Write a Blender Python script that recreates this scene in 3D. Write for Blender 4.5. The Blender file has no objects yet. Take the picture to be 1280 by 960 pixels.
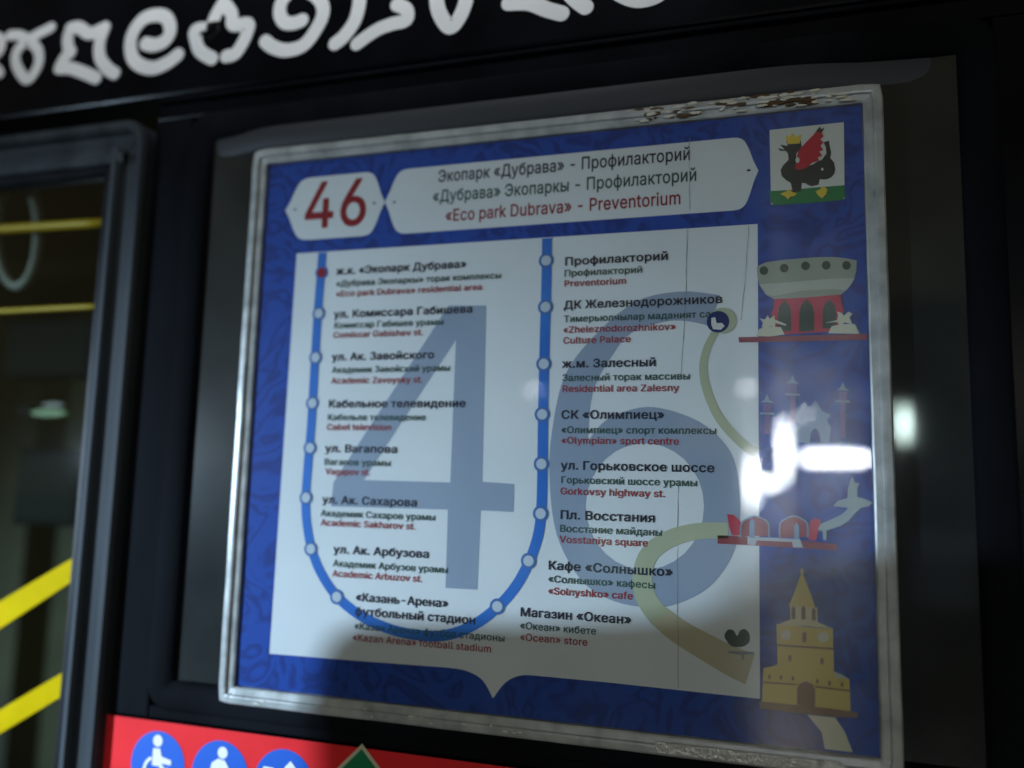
import bpy, math, random
from mathutils import Vector, Matrix
from mathutils.geometry import tessellate_polygon
random.seed(46)
SC = bpy.context.scene
COL = SC.collection
# ---------------------------------------------------------------- camera
# sign plane coordinates: x to the right, y up from the poster's top left corner, z out of the bus side (metres)
Z0 = 2.06                                   # height of the poster's top edge above the street
def W(x, y, z=0.0): return Vector((x, -z, y + Z0))
F = 1020.81                                 # focal length for a 1280 px wide picture
R = ((0.95669543, 0.02471965, -0.29003931), (-0.01145118, -0.99242041, -0.12235436), (-0.29086549, 0.12037715, -0.949161))
CP = (0.4265232, -0.28182906, 0.61818856)
cam_d = bpy.data.cameras.new('camera'); cam = bpy.data.objects.new('camera', cam_d); COL.objects.link(cam)
cam_d.sensor_width = 36.0; cam_d.lens = F / 1280 * 36.0; cam_d.clip_start = 0.01; cam_d.clip_end = 200
ax = [Vector((r[0], -r[2], r[1])) for r in R]
m = Matrix.Identity(4)
for i in range(3):
    m[i][0] = ax[0][i]; m[i][1] = -ax[1][i]; m[i][2] = -ax[2][i]; m[i][3] = W(*CP)[i]
cam.matrix_world = m
cam_d.dof.use_dof = True; cam_d.dof.focus_distance = 0.60; cam_d.dof.aperture_fstop = 1.6
SC.camera = cam
def at(px, py, z=0.0):
    """where the line of sight through a pixel of the 1280x960 photograph meets the plane z"""
    u, v = (px - 640) / F, (py - 480) / F
    d = [R[0][i] * u + R[1][i] * v + R[2][i] for i in range(3)]
    k = (z - CP[2]) / d[2]
    return (CP[0] + k * d[0], CP[1] + k * d[1])
# ---------------------------------------------------------------- world, lamp, exposure
world = bpy.data.worlds.new('World'); SC.world = world; world.use_nodes = True
bg = world.node_tree.nodes['Background']; bg.inputs[0].default_value = (1.0, 0.86, 0.52, 1); bg.inputs[1].default_value = 0.098
def lamp(name, kind, loc, target, power, color, size):
    d = bpy.data.lights.new(name, kind); o = bpy.data.objects.new(name, d); COL.objects.link(o)
    o.location = W(*loc); o.rotation_euler = (W(*target) - W(*loc)).to_track_quat('-Z', 'Y').to_euler()
    d.energy = power; d.color = color
    if kind == 'SPOT': d.shadow_soft_size = size
    else: d.size = size
    return d
KEY = (-1.27, -0.24, 1.2)
k = lamp('bus_stop_lamp', 'SPOT', KEY, (-0.3, -0.8, 0), 255, (0.60, 0.80, 1.0), 0.006)
k.spot_size = math.radians(68); k.spot_blend = 1.0
k = lamp('fascia_fill_light', 'SPOT', (0.1, 1.6, 1.0), (0.08, 0.43, 0), 165, (0.86, 0.93, 1.0), 0.03)  # added spot, aimed to brighten the white fascia letters
k.spot_size = math.radians(19); k.spot_blend = 1.0
bpy.data.objects['fascia_fill_light'].scale = (3.2, 1, 1)
SC.view_settings.view_transform = 'Standard'; SC.view_settings.look = 'None'
SC.view_settings.exposure = 0.0; SC.view_settings.gamma = 1.0
SC.cycles.max_bounces = 8; SC.cycles.transparent_max_bounces = 12; SC.cycles.sample_clamp_indirect = 4.0
# ---------------------------------------------------------------- materials
def mat(name, col, rough=0.5, metal=0.0, spec=0.5, emit=None, est=0.0):
    mt = bpy.data.materials.new(name); mt.use_nodes = True
    b = mt.node_tree.nodes['Principled BSDF']
    b.inputs['Base Color'].default_value = (*col, 1); b.inputs['Roughness'].default_value = rough
    b.inputs['Metallic'].default_value = metal; b.inputs['Specular IOR Level'].default_value = spec
    if emit: b.inputs['Emission Color'].default_value = (*emit, 1); b.inputs['Emission Strength'].default_value = est
    return mt
def N(mt, t, **kw):
    n = mt.node_tree.nodes.new(t)
    for a, v in kw.items():
        if a[0] == '_': n.inputs[a[1:].replace('_', ' ')].default_value = v
        else: setattr(n, a, v)
    return n
def lk(mt, a, b): mt.node_tree.links.new(a, b)
def mottle(mt, c1, c2, scale, lo=0.35, hi=0.65, detail=4, dist=0.0, stretch=(1, 1, 1), bump=0.0, rough=None, bdist=0.001):
    """object-space colour variation between c1 and c2, plus fine relief"""
    b = mt.node_tree.nodes['Principled BSDF']
    tc = N(mt, 'ShaderNodeTexCoord'); mp = N(mt, 'ShaderNodeMapping'); mp.inputs['Scale'].default_value = stretch
    no = N(mt, 'ShaderNodeTexNoise', _Scale=scale, _Detail=detail, _Distortion=dist)
    rp = N(mt, 'ShaderNodeValToRGB'); rp.color_ramp.elements[0].position = lo; rp.color_ramp.elements[1].position = hi
    rp.color_ramp.elements[0].color = (*c1, 1); rp.color_ramp.elements[1].color = (*c2, 1)
    lk(mt, tc.outputs['Object'], mp.inputs[0]); lk(mt, mp.outputs[0], no.inputs['Vector']); lk(mt, no.outputs[0], rp.inputs[0]); lk(mt, rp.outputs[0], b.inputs['Base Color'])
    if bump:
        bp = N(mt, 'ShaderNodeBump', _Strength=bump, _Distance=bdist); lk(mt, no.outputs[0], bp.inputs['Height']); lk(mt, bp.outputs[0], b.inputs['Normal'])
    if rough:
        mr = N(mt, 'ShaderNodeMapRange'); mr.inputs['To Min'].default_value = rough[0]; mr.inputs['To Max'].default_value = rough[1]
        lk(mt, no.outputs[0], mr.inputs[0]); lk(mt, mr.outputs[0], b.inputs['Roughness'])
    return mt
M = {}
M['black'] = mottle(mat('black_gloss_paint', (0.004, 0.005, 0.008), 0.3, spec=0.10), (0.0015, 0.002, 0.0035), (0.003, 0.004, 0.007), 12, rough=(0.15, 0.30))
M['matte'] = mottle(mat('matte_black_pillar', (0.006, 0.007, 0.010), 0.75, spec=0.04), (0.003, 0.0035, 0.005), (0.007, 0.008, 0.011), 18, stretch=(1, 1, 0.3), rough=(0.65, 0.85))
M['rubber'] = mottle(mat('black_rubber', (0.012, 0.013, 0.015), 0.5, spec=0.12), (0.006, 0.007, 0.010), (0.012, 0.014, 0.018), 30, rough=(0.38, 0.5))
M['pane'] = mottle(mat('tinted_window_glass', (0.015, 0.018, 0.018), 0.12, spec=0.5), (0.010, 0.013, 0.014), (0.024, 0.028, 0.028), 7, rough=(0.03, 0.07))
M['alu'] = mottle(mat('worn_grey_aluminium', (0.16, 0.18, 0.2), 0.4, 0.0, spec=0.06), (0.035, 0.042, 0.05), (0.06, 0.07, 0.08), 40, stretch=(1, 1, 0.1), rough=(0.45, 0.65))
M['darkalu'] = mottle(mat('dark_grey_profile', (0.03, 0.034, 0.04), 0.5, spec=0.15), (0.006, 0.008, 0.010), (0.022, 0.026, 0.03), 40, stretch=(1, 1, 0.1))
M['red'] = mottle(mat('red_vinyl', (0.62, 0.03, 0.035), 0.5, spec=0.1), (0.74, 0.024, 0.030), (0.82, 0.030, 0.036), 20)
M['yellow'] = mottle(mat('yellow_paint', (0.7, 0.58, 0.01), 0.6, spec=0.04), (0.84, 0.56, 0.002), (0.95, 0.64, 0.004), 30)
M['lettering'] = mottle(mat('white_vinyl', (0.85, 0.86, 0.87), 0.5), (0.80, 0.82, 0.84), (0.88, 0.89, 0.9), 25)
M['holder'] = mottle(mat('milky_acrylic', (0.25, 0.27, 0.28), 0.3, spec=0.6), (0.27, 0.295, 0.295), (0.43, 0.455, 0.455), 60, stretch=(1, 1, 1), bump=0.25, rough=(0.2, 0.45))
M['paper'] = mottle(mat('poster_white', (0.72, 0.76, 0.79), 0.6, spec=0.2), (0.70, 0.74, 0.77), (0.74, 0.785, 0.81), 9)
M['navy'] = mat('ink_black', (0.018, 0.022, 0.045), 0.6, spec=0.2)
M['green_ink'] = mat('ink_green', (0.03, 0.085, 0.075), 0.6, spec=0.2)
M['red_ink'] = mat('ink_red', (0.33, 0.03, 0.045), 0.6, spec=0.2)
M['number_red'] = mat('ink_dark_red', (0.27, 0.010, 0.02), 0.6, spec=0.2)
M['watermark'] = mottle(mat('ink_watermark', (0.25, 0.32, 0.43), 0.6, spec=0.2), (0.28, 0.35, 0.46), (0.31, 0.38, 0.49), 9)
M['route'] = mottle(mat('ink_route_blue', (0.03, 0.17, 0.58), 0.6, spec=0.2), (0.025, 0.15, 0.54), (0.035, 0.19, 0.62), 14)
M['ring'] = mat('ink_marker_blue', (0.06, 0.16, 0.42), 0.6, spec=0.2)
M['node'] = mat('ink_marker_pale', (0.52, 0.60, 0.68), 0.6, spec=0.2)
M['olive'] = mat('ink_olive_ribbon', (0.45, 0.49, 0.34), 0.6, spec=0.2)
M['tan'] = mat('ink_tan_ribbon', (0.50, 0.46, 0.32), 0.6, spec=0.2)
M['cream'] = mat('ink_cream', (0.62, 0.62, 0.48), 0.6, spec=0.2)
M['stone'] = mat('ink_grey_stone', (0.33, 0.37, 0.30), 0.6, spec=0.2)
M['stone2'] = mat('ink_pale_stone', (0.47, 0.50, 0.44), 0.6, spec=0.2)
M['bush'] = mat('ink_dark_green', (0.03, 0.06, 0.04), 0.6, spec=0.2)
M['pillar'] = mat('ink_bright_red', (0.5, 0.03, 0.07), 0.6, spec=0.2)
M['maroon'] = mat('ink_maroon', (0.25, 0.04, 0.06), 0.6, spec=0.2)
M['tower'] = mat('ink_ochre', (0.62, 0.50, 0.12), 0.6, spec=0.2)
M['tower2'] = mat('ink_pale_ochre', (0.66, 0.62, 0.38), 0.6, spec=0.2)
M['brown'] = mat('ink_brown', (0.20, 0.12, 0.07), 0.6, spec=0.2)
M['grass'] = mat('ink_grass_green', (0.01, 0.20, 0.05), 0.6, spec=0.2)
M['gold'] = mat('ink_gold', (0.75, 0.55, 0.04), 0.6, spec=0.2)
M['crest'] = mat('ink_crest_white', (0.68, 0.70, 0.66), 0.6, spec=0.2)
M['dragon'] = mat('ink_dragon_black', (0.015, 0.02, 0.018), 0.6, spec=0.2)
M['wing'] = mat('ink_wing_red', (0.52, 0.01, 0.03), 0.6, spec=0.2)
M['pinkish'] = mat('ink_pale_red', (0.15, 0.11, 0.32), 0.6, spec=0.2)
M['domes'] = mat('ink_pale_dome', (0.22, 0.32, 0.48), 0.6, spec=0.2)
M['picto'] = mat('sticker_blue', (0.005, 0.10, 0.55), 0.4)
M['picto_white'] = mat('sticker_white', (0.80, 0.82, 0.86), 0.4)
M['exit'] = mat('sticker_green', (0.0, 0.20, 0.08), 0.4)
M['cream_edge'] = mat('sticker_cream', (0.6, 0.58, 0.4), 0.4)
M['interior'] = mottle(mat('dark_interior_lining', (0.10, 0.11, 0.06), 0.7), (0.010, 0.014, 0.007), (0.055, 0.062, 0.026), 5, lo=0.3, hi=0.7)
M['yellow_dim'] = mat('worn_yellow_tube', (0.55, 0.38, 0.004), 0.4)
M['moulding'] = mottle(mat('grey_rubber_moulding', (0.04, 0.045, 0.055), 0.6), (0.012, 0.015, 0.020), (0.022, 0.026, 0.034), 9, stretch=(0.3, 1, 1), rough=(0.5, 0.7))
M['seat'] = mat('dark_seat_fabric', (0.008, 0.010, 0.009), 0.8, spec=0.1)
M['strap'] = mat('grey_strap', (0.15, 0.17, 0.16), 0.5)
M['rust'] = mat('brown_rust', (0.09, 0.05, 0.02), 0.8)
M['flake'] = mat('peeling_white_paint', (0.62, 0.60, 0.52), 0.5)
M['crease'] = mat('grey_crease', (0.22, 0.25, 0.26), 0.6, spec=0.2)
M['badge'] = mat('ink_badge_navy', (0.015, 0.03, 0.13), 0.6, spec=0.2)
M['pale'] = mat('ink_pale_grey', (0.45, 0.50, 0.54), 0.6, spec=0.2)
M['pale_beast'] = mat('ink_pale_teal', (0.32, 0.42, 0.45), 0.6, spec=0.2)
_pb = M['pane'].node_tree.nodes['Principled BSDF']; _pb.inputs['Coat Weight'].default_value = 0.07; _pb.inputs['Coat Roughness'].default_value = 0.3
M['led'] = mat('green_indicator_light', (0, 0, 0), 0.5, emit=(0.25, 1.0, 0.12), est=0.10)
M['lamp_housing'] = mat('lamp_housing', (0.06, 0.06, 0.06), 0.5)
M['concrete'] = mottle(mat('concrete', (0.2, 0.2, 0.2), 0.9), (0.15, 0.15, 0.14), (0.24, 0.24, 0.22), 3)
# printed blue ground of the poster with its tone-on-tone scroll ornament
def poster_blue():
    mt = mat('poster_blue_print', (0.02, 0.06, 0.36), 0.6, spec=0.2); b = mt.node_tree.nodes['Principled BSDF']
    tc = N(mt, 'ShaderNodeTexCoord'); no = N(mt, 'ShaderNodeTexNoise', _Scale=19.0, _Detail=2.0, _Distortion=1.6)
    mm = N(mt, 'ShaderNodeMath', operation='MULTIPLY'); mm.inputs[1].default_value = 5.0
    fr = N(mt, 'ShaderNodeMath', operation='PINGPONG'); fr.inputs[1].default_value = 0.5
    rp = N(mt, 'ShaderNodeValToRGB'); e = rp.color_ramp.elements
    e[0].position = 0.05; e[0].color = (0.004, 0.034, 0.23, 1); e[1].position = 0.32; e[1].color = (0.006, 0.060, 0.36, 1)
    lk(mt, tc.outputs['Object'], no.inputs['Vector']); lk(mt, no.outputs[0], mm.inputs[0]); lk(mt, mm.outputs[0], fr.inputs[0]); lk(mt, fr.outputs[0], rp.inputs[0]); lk(mt, rp.outputs[0], b.inputs['Base Color'])
    return mt
M['blue'] = poster_blue()
def clear_sheet(name, tint, r_sharp, r_soft, soft, bump, ior=1.5, aniso=0.0):
    mt = bpy.data.materials.new(name); mt.use_nodes = True; nt = mt.node_tree; nt.nodes.clear()
    out = N(mt, 'ShaderNodeOutputMaterial'); tr = N(mt, 'ShaderNodeBsdfTransparent'); tr.inputs[0].default_value = (*tint, 1)
    g1 = N(mt, 'ShaderNodeBsdfGlossy'); g1.inputs['Roughness'].default_value = r_sharp
    g2 = N(mt, 'ShaderNodeBsdfGlossy'); g2.inputs['Roughness'].default_value = r_soft; g2.inputs['Anisotropy'].default_value = aniso
    tg = N(mt, 'ShaderNodeTangent', direction_type='RADIAL', axis='Z'); lk(mt, tg.outputs[0], g2.inputs['Tangent'])
    mg = N(mt, 'ShaderNodeMixShader'); sm = N(mt, 'ShaderNodeTexNoise', _Scale=14.0, _Detail=6.0, _Distortion=0.8); sr = N(mt, 'ShaderNodeMapRange')
    for a_, v_ in (('From Min', .3), ('From Max', .7), ('To Min', soft * .55), ('To Max', min(1, soft * 1.45))): sr.inputs[a_].default_value = v_
    lk(mt, sm.outputs[0], sr.inputs[0]); lk(mt, sr.outputs[0], mg.inputs[0])
    fr = N(mt, 'ShaderNodeFresnel'); fr.inputs[0].default_value = ior
    tc = N(mt, 'ShaderNodeTexCoord'); no = N(mt, 'ShaderNodeTexNoise', _Scale=5.0, _Detail=1.0); bp = N(mt, 'ShaderNodeBump', _Strength=bump, _Distance=0.002)
    lk(mt, tc.outputs['Object'], no.inputs['Vector']); lk(mt, no.outputs[0], bp.inputs['Height'])
    for g in (g1, g2): lk(mt, bp.outputs[0], g.inputs['Normal'])
    ge = N(mt, 'ShaderNodeNewGeometry'); inv = N(mt, 'ShaderNodeMath', operation='SUBTRACT'); inv.inputs[0].default_value = 1.0; lk(mt, ge.outputs['Backfacing'], inv.inputs[1])
    ff = N(mt, 'ShaderNodeMath', operation='MULTIPLY'); lk(mt, fr.outputs[0], ff.inputs[0]); lk(mt, inv.outputs[0], ff.inputs[1])   # the rear face of the thin sheet passes straight through
    mx = N(mt, 'ShaderNodeMixShader'); lk(mt, ff.outputs[0], mx.inputs[0]); lk(mt, tr.outputs[0], mx.inputs[1])
    lk(mt, g1.outputs[0], mg.inputs[1]); lk(mt, g2.outputs[0], mg.inputs[2]); lk(mt, mg.outputs[0], mx.inputs[2]); lk(mt, mx.outputs[0], out.inputs[0])
    return mt
M['cover'] = clear_sheet('clear_plastic_cover', (0.96, 0.97, 0.97), 0.03, 0.16, 0.36, 0.06, ior=1.75, aniso=0.68)
M['door_glass'] = clear_sheet('tinted_door_glass', (0.88, 0.90, 0.86), 0.03, 0.25, 0.0, 0.1)
# ---------------------------------------------------------------- mesh helpers
def link(name, verts, faces, mt, parent=None, smooth=False, slots=None, fm=None):
    me = bpy.data.meshes.new(name); me.from_pydata([tuple(v) for v in verts], [], faces)
    for s in (slots or [mt]): me.materials.append(M[s] if isinstance(s, str) else s)
    if fm: me.polygons.foreach_set('material_index', fm)
    if smooth: me.polygons.foreach_set('use_smooth', [True] * len(me.polygons))
    me.update()
    o = bpy.data.objects.new(name, me); COL.objects.link(o); o.parent = parent
    return o
def tag(o, label=None, cat=None, group=None, kind=None):
    for k_, v in (('label', label), ('category', cat), ('group', group), ('kind', kind)):
        if v: o[k_] = v
    return o
def thing(name, label, cat, group=None, kind=None):
    o = bpy.data.objects.new(name, None); COL.objects.link(o); o.empty_display_size = 0.05
    return tag(o, label, cat, group, kind)
def tess(loops):
    pl = [[Vector((x, y, 0)) for x, y in l] for l in loops]
    return [p for l in loops for p in l], [tuple(t) for t in tessellate_polygon(pl)]
def area(p): return sum(p[i][0] * p[(i + 1) % len(p)][1] - p[(i + 1) % len(p)][0] * p[i][1] for i in range(len(p)))
def sheet(name, loops, z, mt, parent=None, th=0.00012):
    """flat print or film: outline(s) in sign coordinates, real but very small thickness"""
    if not isinstance(loops[0][0], (tuple, list)): loops = [loops]
    pts, tr = tess(loops); n = len(pts)
    tr = [t if area([pts[i] for i in t]) > 0 else t[::-1] for t in tr]
    V = [W(x, y, z) for x, y in pts] + [W(x, y, z - th) for x, y in pts]
    Fc = list(tr); k_ = 0
    for l in loops:
        m_ = len(l)
        for i in range(m_): Fc.append((k_ + i, k_ + n + i, k_ + n + (i + 1) % m_, k_ + (i + 1) % m_))
        k_ += m_
    return link(name, V, Fc, mt, parent)
def px(l, z=0.0): return [at(a, b, z) for a, b in l]
def zz(l, ox, oy, s, z=0.0): return [at(ox + a / s, oy + b / s, z) for a, b in l]
def box(name, x0, x1, y0, y1, z0, z1, mt, parent=None, bev=0.0):
    if bev:
        b = min(bev, (x1 - x0) / 2.2, (y1 - y0) / 2.2)
        rings = [((x0, x1, y0, y1), z0), ((x0, x1, y0, y1), z1 - b), ((x0 + b * .3, x1 - b * .3, y0 + b * .3, y1 - b * .3), z1 - b * .3), ((x0 + b, x1 - b, y0 + b, y1 - b), z1)]
    else: rings = [((x0, x1, y0, y1), z0), ((x0, x1, y0, y1), z1)]
    V = []; Fc = []
    for (a, b_, c, d), z in rings: V += [W(a, c, z), W(b_, c, z), W(b_, d, z), W(a, d, z)]
    for r in range(len(rings) - 1):
        for i in range(4): Fc.append((r * 4 + i, r * 4 + (i + 1) % 4, r * 4 + 4 + (i + 1) % 4, r * 4 + 4 + i))
    e = (len(rings) - 1) * 4; Fc += [(3, 2, 1, 0), (e, e + 1, e + 2, e + 3)]
    return link(name, V, Fc, mt, parent)
def smooth_line(P, n=6, closed=False):
    out = []; m_ = len(P)
    rng = range(m_ if closed else m_ - 1)
    for i in rng:
        p0 = P[(i - 1) % m_] if closed or i > 0 else P[i]; p1 = P[i]; p2 = P[(i + 1) % m_]; p3 = P[(i + 2) % m_] if closed or i + 2 < m_ else p2
        for k_ in range(n):
            t = k_ / n
            out.append(tuple(0.5 * (2 * p1[j] + (p2[j] - p0[j]) * t + (2 * p0[j] - 5 * p1[j] + 4 * p2[j] - p3[j]) * t * t + (3 * p1[j] - p0[j] - 3 * p2[j] + p3[j]) * t ** 3) for j in range(len(p1))))
    if not closed: out.append(tuple(P[-1]))
    return out
def stroke(P, w, caps=True):
    """outline of a line drawn with a round brush; w a width or a list of widths"""
    n = len(P); ws = w if isinstance(w, list) else [w] * n; Lf = []; Rt = []
    for i in range(n):
        a = P[max(0, i - 1)]; b = P[min(n - 1, i + 1)]; dx, dy = b[0] - a[0], b[1] - a[1]; l = math.hypot(dx, dy) or 1
        nx, ny = -dy / l * ws[i] / 2, dx / l * ws[i] / 2
        Lf.append((P[i][0] + nx, P[i][1] + ny)); Rt.append((P[i][0] - nx, P[i][1] - ny))
    out = list(Lf)
    if caps:
        a0 = math.atan2(Lf[-1][1] - P[-1][1], Lf[-1][0] - P[-1][0])
        out += [(P[-1][0] + ws[-1] / 2 * math.cos(a0 - math.pi * k_ / 7), P[-1][1] + ws[-1] / 2 * math.sin(a0 - math.pi * k_ / 7)) for k_ in range(1, 7)]
    out += Rt[::-1]
    if caps:
        a0 = math.atan2(Rt[0][1] - P[0][1], Rt[0][0] - P[0][0])
        out += [(P[0][0] + ws[0] / 2 * math.cos(a0 - math.pi * k_ / 7), P[0][1] + ws[0] / 2 * math.sin(a0 - math.pi * k_ / 7)) for k_ in range(1, 7)]
    return out
def strip(name, P, w, z, mt, parent=None, th=0.00012):
    """a ribbon along P built as quads (safe when the line bends sharply or crosses itself)"""
    n = len(P); ws = w if isinstance(w, list) else [w] * n; V = []; Fc = []
    for i in range(n):
        a = P[max(0, i - 1)]; b = P[min(n - 1, i + 1)]; dx, dy = b[0] - a[0], b[1] - a[1]; l = math.hypot(dx, dy) or 1
        nx, ny = -dy / l * ws[i] / 2, dx / l * ws[i] / 2
        for zq in (z, z - th):
            V += [W(P[i][0] + nx, P[i][1] + ny, zq), W(P[i][0] - nx, P[i][1] - ny, zq)]
    for i in range(n - 1):
        k_ = i * 4; Fc += [(k_, k_ + 1, k_ + 5, k_ + 4), (k_ + 3, k_ + 2, k_ + 6, k_ + 7), (k_ + 2, k_, k_ + 4, k_ + 6), (k_ + 1, k_ + 3, k_ + 7, k_ + 5)]
    Fc += [(0, 2, 3, 1), (n * 4 - 4, n * 4 - 3, n * 4 - 1, n * 4 - 2)]
    return link(name, V, Fc, mt, parent)
def disc(c, r, n=28, ry=None): return [(c[0] + r * math.cos(2 * math.pi * i / n), c[1] + (ry or r) * math.sin(2 * math.pi * i / n)) for i in range(n)]
def rrect(x0, x1, y0, y1, r, n=6):
    out = []
    for cx, cy, a in ((x1 - r, y1 - r, 0), (x0 + r, y1 - r, 90), (x0 + r, y0 + r, 180), (x1 - r, y0 + r, 270)):
        for k_ in range(n + 1):
            t = math.radians(a + 90 * k_ / n); out.append((cx + r * math.cos(t), cy + r * math.sin(t), math.cos(t), math.sin(t)))
    return out
def ringsweep(name, x0, x1, y0, y1, r, prof, mt, parent=None, smooth=False, wob=0.0, square=False):
    """profile (outward offset, height) carried round a rounded rectangle"""
    base = rrect(x0, x1, y0, y1, r); path = []
    if square: base = [(x, y, nx / max(abs(nx), abs(ny)) ** .7, ny / max(abs(nx), abs(ny)) ** .7) for x, y, nx, ny in base]
    for i, p in enumerate(base):                      # cut the straight runs so they can be slightly uneven
        q = base[(i + 1) % len(base)]; L_ = math.hypot(q[0] - p[0], q[1] - p[1]); k_ = max(1, int(L_ / 0.02))
        for j in range(k_): t = j / k_; path.append(tuple(p[c] + (q[c] - p[c]) * t for c in range(4)))
    n = len(path); m_ = len(prof); V = []; Fc = []
    for x, y, nx, ny in path:
        dz = random.uniform(-wob, wob); do = random.uniform(-wob, wob)
        for o_, z in prof: V.append(W(x + nx * (o_ + do), y + ny * (o_ + do), z + (dz if z > 0 else 0)))
    for i in range(n):
        for j in range(m_ - 1): Fc.append((i * m_ + j, ((i + 1) % n) * m_ + j, ((i + 1) % n) * m_ + j + 1, i * m_ + j + 1))
    return link(name, V, Fc, mt, parent, smooth)
def tube(name, P, r, mt, parent=None, n=10, closed=False):
    V = []; Fc = []; m_ = len(P); P = [Vector(p) for p in P]
    for i in range(m_):
        a = P[(i - 1) % m_] if closed else P[max(0, i - 1)]; b = P[(i + 1) % m_] if closed else P[min(m_ - 1, i + 1)]
        t = (b - a).normalized(); u = t.cross(Vector((0.13, 1, 0.07))).normalized(); v = t.cross(u)
        V += [P[i] + (u * math.cos(2 * math.pi * k_ / n) + v * math.sin(2 * math.pi * k_ / n)) * r for k_ in range(n)]
    for i in range(m_ if closed else m_ - 1):
        for k_ in range(n): Fc.append((i * n + k_, i * n + (k_ + 1) % n, ((i + 1) % m_) * n + (k_ + 1) % n, ((i + 1) % m_) * n + k_))
    if not closed: Fc += [tuple(range(n))[::-1], tuple(range((m_ - 1) * n, m_ * n))]
    return link(name, V, Fc, mt, parent, True)
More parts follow.
